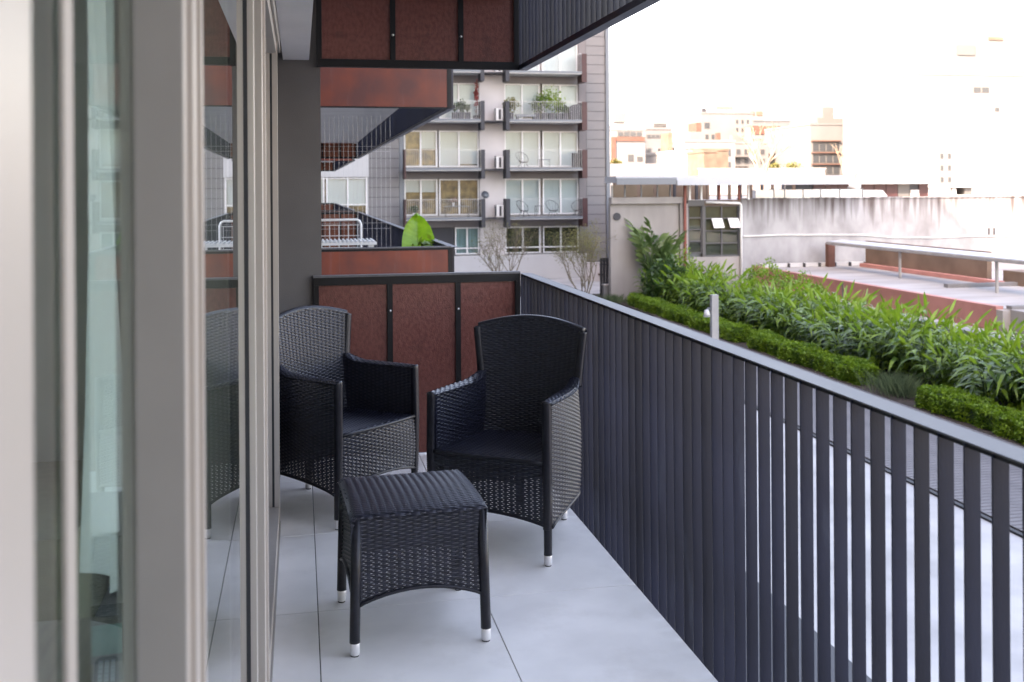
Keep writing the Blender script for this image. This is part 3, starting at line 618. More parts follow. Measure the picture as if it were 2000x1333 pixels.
def blob_leaves(n, cx, cy, cz, rx, ry, rz, size, shell=0.6, flat=0.0):
    """n small leaf quads spread through an uneven ellipsoid"""
    d = rng.normal(size=(n, 3)); d /= np.linalg.norm(d, axis=1, keepdims=True)
    lump = 1 + 0.22 * np.sin(d[:, 0] * 5 + cx * 3) * np.sin(d[:, 1] * 5.5 + cy) + .15 * np.sin(d[:, 2] * 7 + 2 * d[:, 0] * 4)
    r = (shell + (1 - shell) * rng.random(n)) * lump
    P = d * r[:, None] * np.array([rx, ry, rz]) + np.array([cx, cy, cz])
    a = rng.normal(size=(n, 3)) + d * .6 + np.array([0, 0, flat]); a /= np.linalg.norm(a, axis=1, keepdims=True)
    b = np.cross(a, rng.normal(size=(n, 3))); b /= np.linalg.norm(b, axis=1, keepdims=True)
    s = size * (0.6 + .8 * rng.random(n))[:, None]
    V = np.stack([P - a * s * .5, P + b * s * .28, P + a * s * .5, P - b * s * .28], 1).reshape(-1, 3)
    return V, np.arange(4 * n).reshape(-1, 4)
def plant_pot(label, x, y, z, pw, ph, kind, h, potm='darkgrey', group=None):
    t = empty('potted_plant', label, 'potted plant', (x, y, z), 0, group)
    G().prism([(-pw * .42, -pw * .42), (pw * .42, -pw * .42), (pw * .42, pw * .42), (-pw * .42, pw * .42)], 0, ph).obj('pot', potm, t)
    if kind == 'spiky':
        V = []; F = []
        for i in range(26):
            a = random.uniform(0, 2 * PI); e = random.uniform(.8, 1.5); d = Vector((math.cos(a) * math.cos(e), math.sin(a) * math.cos(e), math.sin(e)))
            blade(V, F, Vector((0, 0, ph)), d, Vector((0, 0, 1)), h * random.uniform(.6, 1), .07, .25)
        link('foliage', npmesh('foliage', V, F, 'leaf_grey'), t)
    else:
        V, F = blob_leaves(340, 0, 0, ph + h * .55, h * .55, h * .4, h * .55, .13, .3)
        link('foliage', npmesh('foliage', V, F, kind), t)
        G().tube([(0, 0, ph), (0.02, 0, ph + h * .6)], .015, 5).obj('stem', 'bark', t)
    return t
def branch(g, p, d, L, r, depth, spread, tips, gn=None):
    pts = [p]; q = p.copy(); dd = d.copy()
    for i in range(3):
        dd = (dd + Vector((random.gauss(0, .10), random.gauss(0, .10), random.gauss(.04, .06)))).normalized(); q = q + dd * (L / 3); pts.append(q.copy())
    g.tube(pts, [r, r * .86, r * .72, r * .58], 5, cap=False)
    if depth == 0: tips.append((q.copy(), dd.copy())); return
    for k in range(random.choice((2, 3, 3))):
        nd = (dd + Vector((random.gauss(0, spread), random.gauss(0, spread), random.gauss(.1, spread * .5)))).normalized()
        branch(g, pts[random.choice((2, 3, 3))].copy(), nd, L * random.uniform(.62, .85), r * .58, depth - 1, spread, tips)
    if depth <= 2: tips.append((pts[2].copy(), dd.copy()))

# ================================================================== FAR END BUILDING
YE = 56.0
eb = empty('apartment_block', 'grey and white apartment block with stacked balconies at the far end of the courtyard', 'building', (10, YE, GZ))
def ep(name, x0, x1, y0, y1, z0, z1, m, parent=None): 
    if parent is None: return B(name, x0 - 10, x1 - 10, y0 - YE, y1 - YE, z0 - GZ, z1 - GZ, m, eb)
    return B(name, x0 - 10, x1 - 10, y0 - YE, y1 - YE, z0 - GZ, z1 - GZ, m, parent)
ep('core', 0.2, 16.7, YE + .45, YE + 12, GZ, 14, 'offwhite')
FL = [7.82, 5.21, 2.62, 0.0]                            # balcony floor levels
# piers and solid strips around the window openings
for nm, x0, x1, m in (('pier', 9.60, 11.0, 'offwhite'), ('strip', 15.2, 15.62, 'spandrel'), ('strip', 5.25, 5.5, 'steelgrey')): ep(nm, x0, x1, YE, YE + .45, GZ, 13, m)
ep('corner_pipe', 16.74, 16.95, YE - .1, YE + .3, GZ, 14, 'steelgrey')
for (x0, x1) in ((3.60, 5.24), (15.63, 16.73)):          # grey cladding boards, each with its own joint
    ep('backing', x0, x1, YE + .07, YE + .44, GZ, 13, 'darkgrey')
    z = -2.5
    while z < 12.5:
        ep('cladding_panel', x0 + .004, x1 - .004, YE + random.uniform(-.006, .004), YE + .06, z + .012, z + .508, 'cladding'); z += 0.52
ep('base_wall', 5.25, 15.62, YE - .02, YE + .44, GZ, -2.06, 'white')
ep('spandrel', 5.5, 9.6, YE + .02, YE + .44, -.52, -.13, 'spandrel'); ep('spandrel', 11.0, 15.2, YE + .02, YE + .44, -.52, -.13, 'spandrel')
def ewindow(x0, x1, z0, z1, blinds, inner='interior', y=YE + .12, split=None):
    n = len(blinds); wv = ep('window', x0, x1, y + .28, y + .32, z0, z1, inner)
    org = Vector((x0 - 10, y + .28 - YE, z0 - GZ))
    def wp(nm, a, b, c, d, e, f, m): return B(nm, a - 10 - org.x, b - 10 - org.x, c - YE - org.y, d - YE - org.y, e - GZ - org.z, f - GZ - org.z, m, wv)
    fwd = .07
    wp('frame', x0, x1, y, y + .08, z0, z0 + fwd, 'whitepaint'); wp('frame', x0, x1, y, y + .08, z1 - fwd, z1, 'whitepaint')
    cw = (x1 - x0) / n
    for i in range(n + 1):
        xc = x0 + i * cw; a = xc - (.0 if i == 0 else .045); b = xc + (.0 if i == n else .045)
        if i == 0: b = xc + .07
        if i == n: a = xc - .07
        wp('frame', a, b, y + .002, y + .078, z0 + fwd, z1 - fwd, 'whitepaint')
    for i, bl_ in enumerate(blinds):
        a, b = x0 + i * cw + .05, x0 + (i + 1) * cw - .05
        wp('pane', a, b, y + .04, y + .048, z0 + fwd + .002, z1 - fwd - .002, 'glass_far')
        if bl_: 
            bm = 'blind' if bl_ > 0 else 'blind_teal'; hh = (z1 - z0 - 2 * fwd) * abs(bl_)
            wp('blind', a - .02, b + .02, y + .14, y + .16, z1 - fwd - hh, z1 - fwd - .004, bm)
    return wv
rowsL = {7.82: ([1, 1], [1, 1]), 5.21: ([1, .9], [1, 1]), 2.62: ([.0, .5], [1, .95]), 0.0: ([.35, .35], [0, 0])}
rowsR = {7.82: ([1, 1], [1, 1]), 5.21: ([1, .9], [1, 1]), 2.62: ([1, 1], [1, 1]), 0.0: ([1, 1], [1, 1])}
for z in FL:
    a, b = rowsL[z]; ewindow(5.52, 7.30, z + .13, z + 2.10, a); ewindow(7.40, 9.58, z + .13, z + 2.10, b)
    a, b = rowsR[z]; ewindow(11.02, 13.0, z + .13, z + 2.10, a); ewindow(13.15, 15.18, z + .13, z + 2.10, b)
    ep('spandrel', 5.5, 9.6, YE + .02, YE + .44, z + 2.10, z + 2.61, 'spandrel'); ep('spandrel', 11.0, 15.2, YE + .02, YE + .44, z + 2.10, z + 2.61, 'spandrel')
ewindow(8.25, 9.58, -2.0, -.53, [-1, -1], 'interior_dark'); ewindow(11.02, 13.0, -2.0, -.53, [0, 0], 'interior_dark'); ewindow(13.15, 15.18, -2.0, -.53, [0, 0], 'interior_dark')
ep('window_bar', 8.2, 9.6, YE + .07, YE + .10, -1.70, -1.63, 'whitepaint'); ep('window_bar', 11.0, 15.2, YE + .07, YE + .10, -1.70, -1.63, 'whitepaint')
ep('doorway', 5.5, 8.2, YE + .2, YE + .4, -2.06, -.53, 'darkgrey')
def bars(x0, x1, z0, z1, y, step=.11):
    g = G(); n = int((x1 - x0) / step)
    for i in range(n + 1): x = x0 + i * step; g.box(x - .006, x + .006, y - .006, y + .006, z0, z1)
    g.box(x0, x1, y - .012, y + .012, z1, z1 + .02); return g
for z in FL:
    for (x0, x1) in ((5.42, 9.50), (10.85, 15.25)):
        bs = ep('balcony', x0, x1, YE - 1.35, YE + .02, z - .10, z, 'white'); o = Vector((x0 - 10, -1.35, z - .10 - GZ))
        B('slab_edge', -.005, x1 - x0 + .005, -.03, -.002, .05, .16, 'steelgrey', bs)
        bars(0.05, x1 - x0 - .05, .16, 1.10, .0).obj('railing_bars', 'wire', bs)
        for fx in (-.04, x1 - x0 - .04 - (.0 if x0 < 10 else .20)):
            wide = .08 if (fx < 0 and x0 < 10) else (.28 if x0 > 10 and fx > 0 else .20)
            B('side_screen', fx, fx + wide, -.035, .9, -.42, 1.12, 'darkred' if (fx < 0 and x0 < 10) or (fx > 0 and x0 > 10) else 'darkgrey', bs)
    ep('service_ledge', 9.66, 10.80, YE - .9, YE - .01, z - .06, z, 'darkgrey')
    ac = empty('air_conditioner', 'white outdoor air conditioning unit on the far block, %s' % {7.82: 'top visible ledge', 5.21: 'ledge beside the potted shrubs', 2.62: 'ledge beside the wire chair', 0.0: 'lowest ledge under a satellite dish'}[z], 'air conditioner', (10.55, YE - .78, z), 0, 'air conditioners between the balconies')
    B('case', -.16, .22, 0, .62, .03, .68, 'whitepaint', ac); B('grille', -.02, .10, -.015, -.002, .08, .62, 'darkgrey', ac); B('foot', -.1, .15, .05, .55, 0, .029, 'darkgrey', ac)
    if z in (2.62, 0.0): B('side_grille', -.168, -.161, .1, .5, .1, .6, 'steelgrey', ac)
# side wing to the left, partly hidden by the near balconies
sw = empty('side_wing', 'white wing with a wide window left of the grey cladding, far end', 'building', (2, YE - .5, GZ))
ey = YE - .5
B('wall', -1.8, 1.58, 0.3, 8, 0, 14, 'white', sw); B('wall_above', -1.8, 1.58, 0, .295, 2.22 - GZ, 13, 'white', sw); B('wall_below', -1.8, 1.58, 0, .295, 0, .20 - GZ, 'white', sw)
wv = B('window', -1.75, 1.52, .20, .29, .20 - GZ, 2.2 - GZ, 'interior', sw)
for a in (0, .95, 1.12, 2.2, 3.18): B('frame', a, a + .07, -.14, -.06, 0, 2.0, 'whitepaint', wv)
for zz in (0, .55, 1.93): B('frame', 0, 3.27, -.145, -.10, zz, zz + .05, 'whitepaint', wv)
for (a, b) in ((.08, .94), (1.2, 2.19), (2.28, 3.17)): B('pane', a, b, -.09, -.082, .06, 1.92, 'glass_far', wv); B('blind', a, b, -.05, -.03, .5, 1.92, 'blind', wv)

# things on the far balconies
zz = 5.21; yb = YE - 1.0
for i, (x, k, h, pw, lab) in enumerate(((7.15, 'leaf_grey', .6, .3, 'trailing shrub at the balcony corner beside the rust-orange panel'), (8.1, 'spiky', .9, .34, 'spiky plant, third storey left balcony, left of its row'), (8.45, 'leaf_dark', .6, .34, 'round dark bush between spiky plants on the third storey left balcony'),
        (8.8, 'spiky', .8, .34, 'spiky plant under the red creeper on the far block'), (11.15, 'leaf_olive', .8, .32, 'olive-green plant just right of the air conditioner ledge'), (13.0, 'leaf_ginger', 1.15, .36, 'tall leafy bush in the middle of the planted far balcony'),
        (13.4, 'leaf_young', 1.3, .36, 'tallest yellow-green bush on the planted far balcony'), (13.8, 'leaf_ginger', .7, .36, 'low green bush in a dark box on the planted far balcony'), (14.15, 'leaf_dark', .4, .34, 'small dark plant beside the covered grill'), (12.6, 'leaf_grey', .75, .3, 'greyish bush at the end of the low bench'))):
    plant_pot(lab, x, yb, zz, pw, .42, k, h, 'darkgrey', 'potted plants on the far balconies')
V, F = blob_leaves(260, 0, 0, 0, .13, .1, .85, .13, .2)
t = empty('red_creeper', 'red-leaved creeper climbing the pier of the far block', 'plant', (9.35, YE - .6, zz)); link('foliage', npmesh('foliage', V + np.array([0, 0, 1.3]), F, 'leaf_red'), t); G().tube([(0, 0, 0), (0.02, 0, 2.1)], .02, 5).obj('stem', 'bark', t); B('pot', -.16, .16, -.16, .16, 0, .3, 'darkgrey', t)
gr_ = empty('covered_grill', 'dark covered barbecue grill at the end of the planted far balcony', 'grill', (14.75, yb, zz)); G().prism_xz([(-.32, 0), (.30, 0), (.36, .55), (.30, .82), (.05, .92), (-.2, .86), (-.42, .6)], -.28, .28).obj('cover', 'darkgrey', gr_); B('foot', -.3, .28, -.2, .2, 0, .02, 'rubber', gr_)
bn = empty('garden_bench', 'low dark bench on the planted far balcony', 'bench', (11.95, yb, zz)); B('seat', -.55, .55, -.2, .2, .22, .34, 'steelgrey', bn); B('leg', -.5, -.4, -.18, .18, 0, .22, 'darkgrey', bn); B('leg', .4, .5, -.18, .18, 0, .22, 'darkgrey', bn)
def wire_chair(label, x, y, z, rz):
    c = empty('wire_chair', label, 'chair', (x, y, z), rz, 'wire chairs on the far balconies')
    hoop = [(.36 * math.cos(a), .30 * math.sin(a) , .62 + .30 * math.sin(a)) for a in np.linspace(0, 2 * PI, 19)]
    G().tube(hoop, .014, 5, cap=False).obj('hoop', 'blackplastic', c, True)
    G().tube([(.2 * math.cos(a), -.12 + .16 * math.sin(a), .36) for a in np.linspace(0, 2 * PI, 13)], .02, 5).obj('seat', 'blackplastic', c, True)
    for a in np.linspace(0, 2 * PI, 11)[:-1]: G().tube([(.2 * math.cos(a), -.12 + .16 * math.sin(a), .36), (.36 * math.cos(a), .30 * math.sin(a), .62 + .30 * math.sin(a))], .006, 4).obj('cord', 'blackplastic', c)
    for sx in (-1, 1):
        for sy in (-1, 1): G().tube([(.08 * sx, -.12 + .08 * sy, .36), (.24 * sx, -.12 + .24 * sy, 0)], .012, 5).obj('leg', 'blackplastic', c)
wire_chair('round black wire chair left of the small table on the far balcony', 11.75, yb, 2.62, .3)
wire_chair('black wire chair in the corner of the lowest far balcony', 14.85, yb, 0.0, -.5); wire_chair('black wire chair in the middle of the lowest far balcony', 13.4, yb, 0.0, .2); wire_chair('black wire chair nearest the lowest air conditioner', 11.75, yb, 0.0, .5)
def table(label, x, y, z, w_, h):
    t = empty('side_table', label, 'table', (x, y, z)); B('table_top', -w_ / 2, w_ / 2, -.25, .25, h, h + .03, 'steelgrey', t)
    for sx in (-1, 1):
        for sy in (-1, 1): G().tube([(sx * (w_ / 2 - .04), sy * .2, 0), (sx * (w_ / 2 - .04), sy * .2, h)], .012, 5).obj('leg', 'blackplastic', t)
table('small square table beside the round wire chair on the far balcony', 13.0, yb, 2.62, .55, .48); table('white folding table on the lowest right far balcony', 12.65, yb, 0.0, .4, .6); table('long dining table on the lowest left far balcony', 8.2, yb, 0.0, 1.3, .62)
t = empty('storage_cabinet', 'dark cabinet at the end of the far balcony with the wire chair', 'cabinet', (14.75, yb, 2.62)); B('body', -.2, .2, -.15, .15, 0, .85, 'darkgrey', t); B('door', -.18, .18, -.165, -.152, .04, .82, 'blackplastic', t)
t = empty('satellite_dish', 'grey satellite dish above the lowest air conditioner', 'dish', (9.75, YE - .5, 0.0)); G().tube([(0, 0, 0), (0, 0, 1.15)], .03, 6).obj('mast', 'steelgrey', t)
G().tube([(0, 0, 1.15), (.02, -.12, 1.2), (.03, -.2, 1.24)], [.03, .16, .22], 14).obj('dish', 'steelgrey', t, True)
t = empty('flower_vase', 'pale dried flowers on the dining table of the lowest left far balcony', 'flowers', (8.0, yb, .65)); G().tube([(0, 0, 0), (0, 0, .18)], [.06, .08], 8).obj('vase', 'white', t); V, F = blob_leaves(90, 0, 0, .34, .26, .15, .15, .10, .2); link('flowers', npmesh('flowers', V, F, 'dry'), t)
plant_pot('small dark plant in a white pot at the left end of the lowest far balcony', 5.95, yb, 0.0, .25, .3, 'leaf_dark', .35, 'white', 'potted plants on the far balconies')

# beige block and slatted fence beside the far block
t = empty('garden_wall', 'low beige wall with a small lamp box at the corner of the far block', 'wall', (15.4, 53.6, GZ)); B('wall', -.5, .85, 0, .4, 0, .95, 'offwhite', t); B('coping', -.53, .88, -.03, .43, .9505, 1.0, 'offwhite', t); B('lamp_box', .15, .4, -.06, -.002, .3, .42, 'brownwall', t)
t = empty('slat_fence', 'dark slatted fence behind the broad-leaved palm', 'fence', (13.5, 46.2, GZ))
for i in range(22): B('slat', i * .14, i * .14 + .12, 0, .04, 0, 1.75, 'darkgrey', t)
B('rail', 0, 3.06, .041, .09, 1.4, 1.48, 'darkgrey', t); B('rail', 0, 3.06, .041, .09, .2, .28, 'darkgrey', t)
t = empty('planter_wall', 'low grey concrete planter wall below the slatted fence', 'wall', (13.2, 44.6, GZ)); B('wall', 0, 1.7, 0, .25, 0, .62, 'concrete_dark', t); B('coping', -.03, 1.73, -.03, .28, .6205, .68, 'concrete', t)

# trees in front of the far block
def tree(label, x, y, h, depth, spread, leafm, nleaf, barkm='bark', stems=3, lean=.25, lsize=.07, z=GZ, r=.05):
    t = empty('tree', label, 'tree', (x, y, z)); g = G(); tips = []
    for i in range(stems):
        a = 2 * PI * i / stems + random.random(); branch(g, Vector((.05 * math.cos(a), .05 * math.sin(a), 0)), Vector((lean * math.cos(a), lean * math.sin(a), 1)).normalized(), h * .42, r, depth, spread, tips)
    g.obj('trunk', barkm, t, True)
    if nleaf:
        V = []
        for i in range(nleaf):
            p, d = random.choice(tips); c = p + Vector((random.gauss(0, .14), random.gauss(0, .14), random.gauss(.02, .12))); a = Vector((random.gauss(0, 1), random.gauss(0, 1), random.gauss(.4, 1))).normalized() * lsize; b = a.orthogonal().normalized() * lsize * .22
            V += [c - a * .5, c + b, c + a * .5, c - b]
        link('crown', npmesh('crown', V, np.arange(len(V)).reshape(-1, 4), leafm), t)
    return t
tree('bare multi-stemmed tree with sparse olive leaves before the white base of the far block', 8.6, 44, 3.0, 4, .42, 'leaf_olive', 1100, stems=5, r=.042)
tree('yellow-green feathery tree beside the beige corner wall', 11.7, 42.5, 2.75, 4, .36, 'leaf_olive', 3400, stems=5, r=.038)

# ================================================================== GARDEN
def hedge(label, y0, y1, x0=13.5, x1=14.08, h=.46):
    t = empty('box_hedge', label, 'hedge', ((x0 + x1) / 2, (y0 + y1) / 2, GZ + .03), 0, 'clipped box hedges'); L = y1 - y0; W = x1 - x0
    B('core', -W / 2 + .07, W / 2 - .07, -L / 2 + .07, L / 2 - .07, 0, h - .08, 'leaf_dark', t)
    per = 2 * h + W; n = int(L * per * 2300); yy = (rng.random(n) - .5) * L; q = rng.random(n) * per
    P = np.zeros((n, 3)); N = np.zeros((n, 3)); P[:, 1] = yy
    a = q < h; b = (q >= h) & (q < h + W); c = q >= h + W
    P[a, 0] = -W / 2; P[a, 2] = q[a]; N[a, 0] = -1; P[b, 0] = q[b] - h - W / 2; P[b, 2] = h; N[b, 2] = 1; P[c, 0] = W / 2; P[c, 2] = q[c] - h - W; N[c, 0] = 1
    ne = int(per * 900); e = rng.random((ne, 2))
    Pe = np.stack([(e[:, 0] - .5) * W, np.where(rng.random(ne) < .5, -L / 2, L / 2), e[:, 1] * h], 1); Ne = np.zeros((ne, 3)); Ne[:, 1] = np.sign(Pe[:, 1])
    P = np.concatenate([P, Pe]); N = np.concatenate([N, Ne])
    rr = .05 * np.sin(P[:, 1] * 2.3 + P[:, 2] * 3) + .035 * np.sin(P[:, 1] * 9 + P[:, 0] * 6) + rng.normal(0, .03, len(P)) - .02
    corner = np.clip(np.abs(P[:, 0]) / (W / 2) - .7, 0, 1) * np.clip(P[:, 2] / h - .7, 0, 1); P = P + N * rr[:, None]; P[:, 2] -= corner * .5
    d = N * .7 + rng.normal(0, .7, N.shape); d /= np.linalg.norm(d, axis=1, keepdims=True); s = np.cross(d, rng.normal(size=d.shape)); s /= np.linalg.norm(s, axis=1, keepdims=True)
    z_ = (.036 + .03 * rng.random(len(P)))[:, None]
    V = np.stack([P - d * z_ * .5, P + s * z_ * .36, P + d * z_ * .6, P - s * z_ * .36], 1).reshape(-1, 3)
    link('foliage', npmesh('foliage', V, np.arange(len(V)).reshape(-1, 4), 'leaf_box'), t)
hedge('longest clipped box hedge, beyond the steel post', 31.0, 42.0); hedge('clipped box hedge between the steel post and the grass tuft', 23.6, 29.9); hedge('clipped box hedge nearest the railing, past the grass tuft', 13.2, 21.1)
def tuft(label, x, y, w_, h, n=420, m='leaf_grey'):
    t = empty('grass_tuft', label, 'grass', (x, y, GZ + .03)); V = []; F = []
    for i in range(n):
        a = random.uniform(0, 2 * PI); d = Vector((math.cos(a) * .35, math.sin(a) * .35, 1)); b = Vector((random.gauss(0, w_ * .3), random.gauss(0, w_ * .45), 0))
        blade(V, F, b, d, Vector((math.sin(a), -math.cos(a), .1)), h * random.uniform(.5, 1.1), .018, .35, .1)
    tag(link('blades', npmesh('blades', V, F, m), t), kind='stuff')
tuft('grey-green ornamental grass between two box hedges', 13.8, 22.35, .8, .85, 700); tuft('grey-green ornamental grass at the far end of the hedge row', 13.3, 43.2, .9, .6)
tuft('dry pinkish grass on the ledge behind the plants', 17.9, 24.6, 1.2, .9, 260, 'dry')

def ginger(seed):
    rs = random.getstate(); random.seed(seed); V = []; F = []; V2 = []; F2 = []; g = G()
    for s_ in range(13):
        a = random.uniform(0, 2 * PI); lean = random.uniform(.08, .62); L = random.uniform(1.15, 1.75); b = Vector((random.gauss(0, .16), random.gauss(0, .20), 0))
        out = Vector((math.cos(a), math.sin(a), 0)); pts = []
        for k in range(7):
            t = k / 6; pts.append(b + out * (L * lean * t ** 1.6) + Vector((0, 0, L * t * (1 - .18 * lean * t))))
        g.tube(pts, [.012, .012, .011, .010, .009, .007, .004], 4, cap=False)
        side = out.cross(Vector((0, 0, 1))); nl = random.randint(9, 12)
        for i in range(nl):
            t = .22 + .78 * i / (nl - 1); q = t * 6; k = min(5, int(q)); p = pts[k].lerp(pts[k + 1], q - k); ax = (pts[k + 1] - pts[k]).normalized()
            sg = 1 if i % 2 else -1; d = side * sg * random.uniform(.7, 1.1) + ax * random.uniform(.45, .95) + out * random.uniform(-.1, .4)
            LL = random.uniform(.48, .80) * (1 if t < .9 else .85)
            if i >= nl - 1: blade(V2, F2, p, ax + d * .35, side, LL, .10, .15)
            else: blade(V, F, p, d, Vector((0, 0, 1)) + out * .3, LL, random.uniform(.09, .14), random.uniform(.35, 1.0))
    random.setstate(rs)
    return npmesh('foliage', V, F, 'leaf_ginger', True), npmesh('shoots', V2, F2, 'leaf_young', True), g.mesh('stalks', 'leaf_dark')
GV = [ginger(100 + i) for i in range(7)]
for row, X in enumerate((14.75, 15.55, 16.4)):
    y = 14.6 + row * .4; i = 0
    while y < 43.5:
        skip = row == 2 and (32 < y < 39)
        if not skip:
            o = empty('ginger_clump', ('leafy ginger clump in the front row, right behind the box hedges', 'leafy ginger clump in the middle row of the planting bed', 'leafy ginger clump in the back row, toward the pink parapet')[row], 'plant', (X + random.uniform(-.25, .25), y, GZ + .02), random.uniform(0, 2 * PI), 'ginger clumps in the planting bed')
            s_ = random.uniform(.78, 1.04) * (1.0 if row else .95); o.scale = (s_, s_, s_)
            f, sh, st = GV[(i * 3 + row * 2) % 7]; link('foliage', f, o); link('shoots', sh, o); link('stalks', st, o)
        y += random.uniform(.75, 1.05); i += 1
def shrub(label, x, y, rx, rz, m, n=2600, size=.10):
    t = empty('round_shrub', label, 'shrub', (x, y, GZ + .02)); V, F = blob_leaves(n, 0, 0, rz * .95, rx, rx, rz, size, .72, .5); link('foliage', npmesh('foliage', V, F, m), t)
    g = G()
    for k in range(4): a = k * 1.6; g.tube([(0, 0, 0), (.12 * math.cos(a), .12 * math.sin(a), rz * .5), (rx * .5 * math.cos(a), rx * .5 * math.sin(a), rz * 1.2)], [.03, .025, .012], 5)
    g.obj('branches', 'bark', t)
shrub('rounded fine-leaved shrub before the pink parapet, the nearer one', 17.0, 33.5, .95, .95, 'leaf_box'); shrub('rounded fine-leaved shrub before the pink parapet, the farther one', 17.4, 37.0, 1.0, 1.05, 'leaf_box')
shrub('dark leafy shrub at the foot of the broad-leaved palm', 14.9, 41.0, .95, 1.0, 'leaf_dark', 2200, .16); shrub('bright small-leaved shrub right of the broad-leaved palm', 16.0, 42.0, .75, 1.15, 'leaf_box', 1800, .1)
# broad-leaved palm at the far end of the bed
t = empty('broad_leaved_palm', 'tall broad-leaved palm against the concrete wall', 'plant', (15.0, 43.0, GZ)); V = []; F = []; g = G()
for i in range(30):
    a = random.uniform(0, 2 * PI); L = random.uniform(1.4, 3.35); ln = random.uniform(.08, .5); out = Vector((math.cos(a), math.sin(a), 0)); p1 = out * L * ln + Vector((0, 0, L)); g.tube([(0.1 * out.x, .1 * out.y, 0), out * L * ln * .4 + Vector((0, 0, L * .6)), p1], [.03, .02, .012], 5)
    for k in range(7):
        f = k / 6; sg = 1 if k % 2 else -1; blade(V, F, p1.lerp(out * L * ln * .4 + Vector((0, 0, L * .6)), .5 * f), out * .5 + out.cross(Vector((0, 0, 1))) * sg * .8 * f + Vector((0, 0, .65)), out + Vector((0, 0, .3)), random.uniform(.55, .85), .19, .3)
link('foliage', npmesh('foliage', V, F, 'leaf_palm', True), t); g.obj('stalks', 'leaf_palm', t)
# steel post with a small lamp
t = empty('lamp_post', 'plain grey steel post with a small lamp beside the box hedge', 'post', (9.2, 22.3, GZ)); B('post', -.08, .08, -.06, .06, .02, 2.52, 'citypost', t); B('base_plate', -.14, .14, -.12, .12, 0, .02, 'steelgrey', t)
G().tube([(-.08, 0, 2.2), (-.16, -.02, 2.22), (-.2, -.04, 2.16)], .025, 6).obj('bracket', 'steelgrey', t); G().tube([(-.2, -.04, 2.18), (-.22, -.1, 2.05)], [.05, .08], 10).obj('lamp', 'white', t, True)

# ================================================================== BUILDINGS BEHIND THE GARDEN
def thing(name, label, cat, x, y, z=GZ, group=None):
    e = empty(name, label, cat, (x, y, z), 0, group)
    def part(nm, x0, x1, y0, y1, z0, z1, m, parent=None):
        if parent: 
            l = parent.location + e.location; return B(nm, x0 - l.x, x1 - l.x, y0 - l.y, y1 - l.y, z0 - l.z, z1 - l.z, m, parent)
        return B(nm, x0 - x, x1 - x, y0 - y, y1 - y, z0 - z, z1 - z, m, e)
    return e, part
# concrete pavilion with a white flat roof, clerestory and gridded window
e, P = thing('concrete_pavilion', 'concrete pavilion with a white flat roof and a gridded window bay', 'building', 16, 44)
P('wall', 13.36, 16.52, 44.05, 44.35, GZ, .85, 'concrete'); P('beam', 13.36, 16.70, 43.85, 44.3, .86, 1.14, 'concrete'); P('column', 16.53, 16.9, 43.9, 44.3, GZ, .855, 'concrete')
for i, x in enumerate((13.4, 14.0, 14.75, 15.5, 16.1)): P('mullion', x, x + .05, 44.0, 44.06, 1.145, 1.68, 'steelgrey')
for i, x in enumerate((13.46, 14.06, 14.81, 15.56)): P('clerestory_pane', x, x + .52, 44.02, 44.03, 1.15, 1.67, 'glass_far')
P('back_room', 14.6, 19.3, 47.5, 47.7, -2, 2.0, 'brownwall')
P('roof', 13.36, 24.6, 43.2, 44.9, 1.78, 2.06, 'white_roof'); P('roof_gutter', 16.1, 24.6, 43.05, 43.19, 1.66, 1.86, 'white_roof'); P('roof_edge', 13.36, 16.09, 43.1, 43.19, 1.70, 1.98, 'steelgrey')
P('downpipe', 16.66, 16.76, 43.72, 43.83, GZ, 1.65, 'copper')
for x, m in ((16.95, 'whitepaint'), (17.5, 'whitepaint'), (18.35, 'copper'), (19.3, 'copper'), (19.75, 'whitepaint')): P('post', x, x + .09, 43.9, 44.0, 1.0, 1.65, m)
for i in range(12): P('pergola_post', 17.2 + i * .55, 17.32 + i * .55, 46.5, 46.62, .9, 1.7, 'brownwall' if i % 2 else 'darkgrey')
P('window_wall', 16.91, 19.45, 44.25, 44.35, GZ, .98, 'steelgrey'); P('lintel', 16.91, 17.7, 43.95, 44.24, .74, .98, 'citygrey')
P('lintel', 17.71, 19.45, 44.0, 44.24, .74, .98, 'brownwall')
P('sill_wall', 16.91, 19.45, 44.0, 44.24, GZ, -1.55, 'concrete')
def gridwin(x0, x1, z0, z1, nx, nz, skip=()):
    fr_ = P('window', x0, x1, 44.20, 44.24, z0, z1, 'interior_dark'); cw = (x1 - x0) / nx; ch = (z1 - z0) / nz
    for i in range(nx + 1): P('frame', x0 + i * cw - .03, x0 + i * cw + .03, 44.06, 44.12, z0, z1, 'cap', fr_)
    for k in range(nz + 1): P('frame', x0, x1, 44.062, 44.118, z0 + k * ch - .025, z0 + k * ch + .025, 'cap', fr_)
    for i in range(nx):
        for k in range(nz):
            if (i, k) not in skip: P('pane', x0 + i * cw + .03, x0 + (i + 1) * cw - .03, 44.09, 44.095, z0 + k * ch + .025, z0 + (k + 1) * ch - .025, 'glass_far', fr_)
    return fr_
gridwin(16.98, 17.60, -1.36, .72, 1, 4); P('column', 17.62, 17.72, 44.0, 44.2, -1.55, .73, 'citygrey'); fw_ = gridwin(17.76, 19.36, -1.5, .72, 2, 4, ((0, 2), (1, 2)))
for i in range(2):
    s = link('open_sash', G().box(0, .50, -.02, .02, -.5, 0).mesh('open_sash', 'whitepaint'), e, (18.06 - 16 + i * .78, 44.03 - 44, .16 - GZ)); s.rotation_euler = (-.6, 0, 0)
G().tube([(17.75 - 16, -.08, .9 - GZ), (19.36 - 16, -.08, .84 - GZ), (19.42 - 16, -.08, .76 - GZ), (19.42 - 16, -.08, .2)], .06, 8).obj('white_pipe', 'whitepaint', e, True)
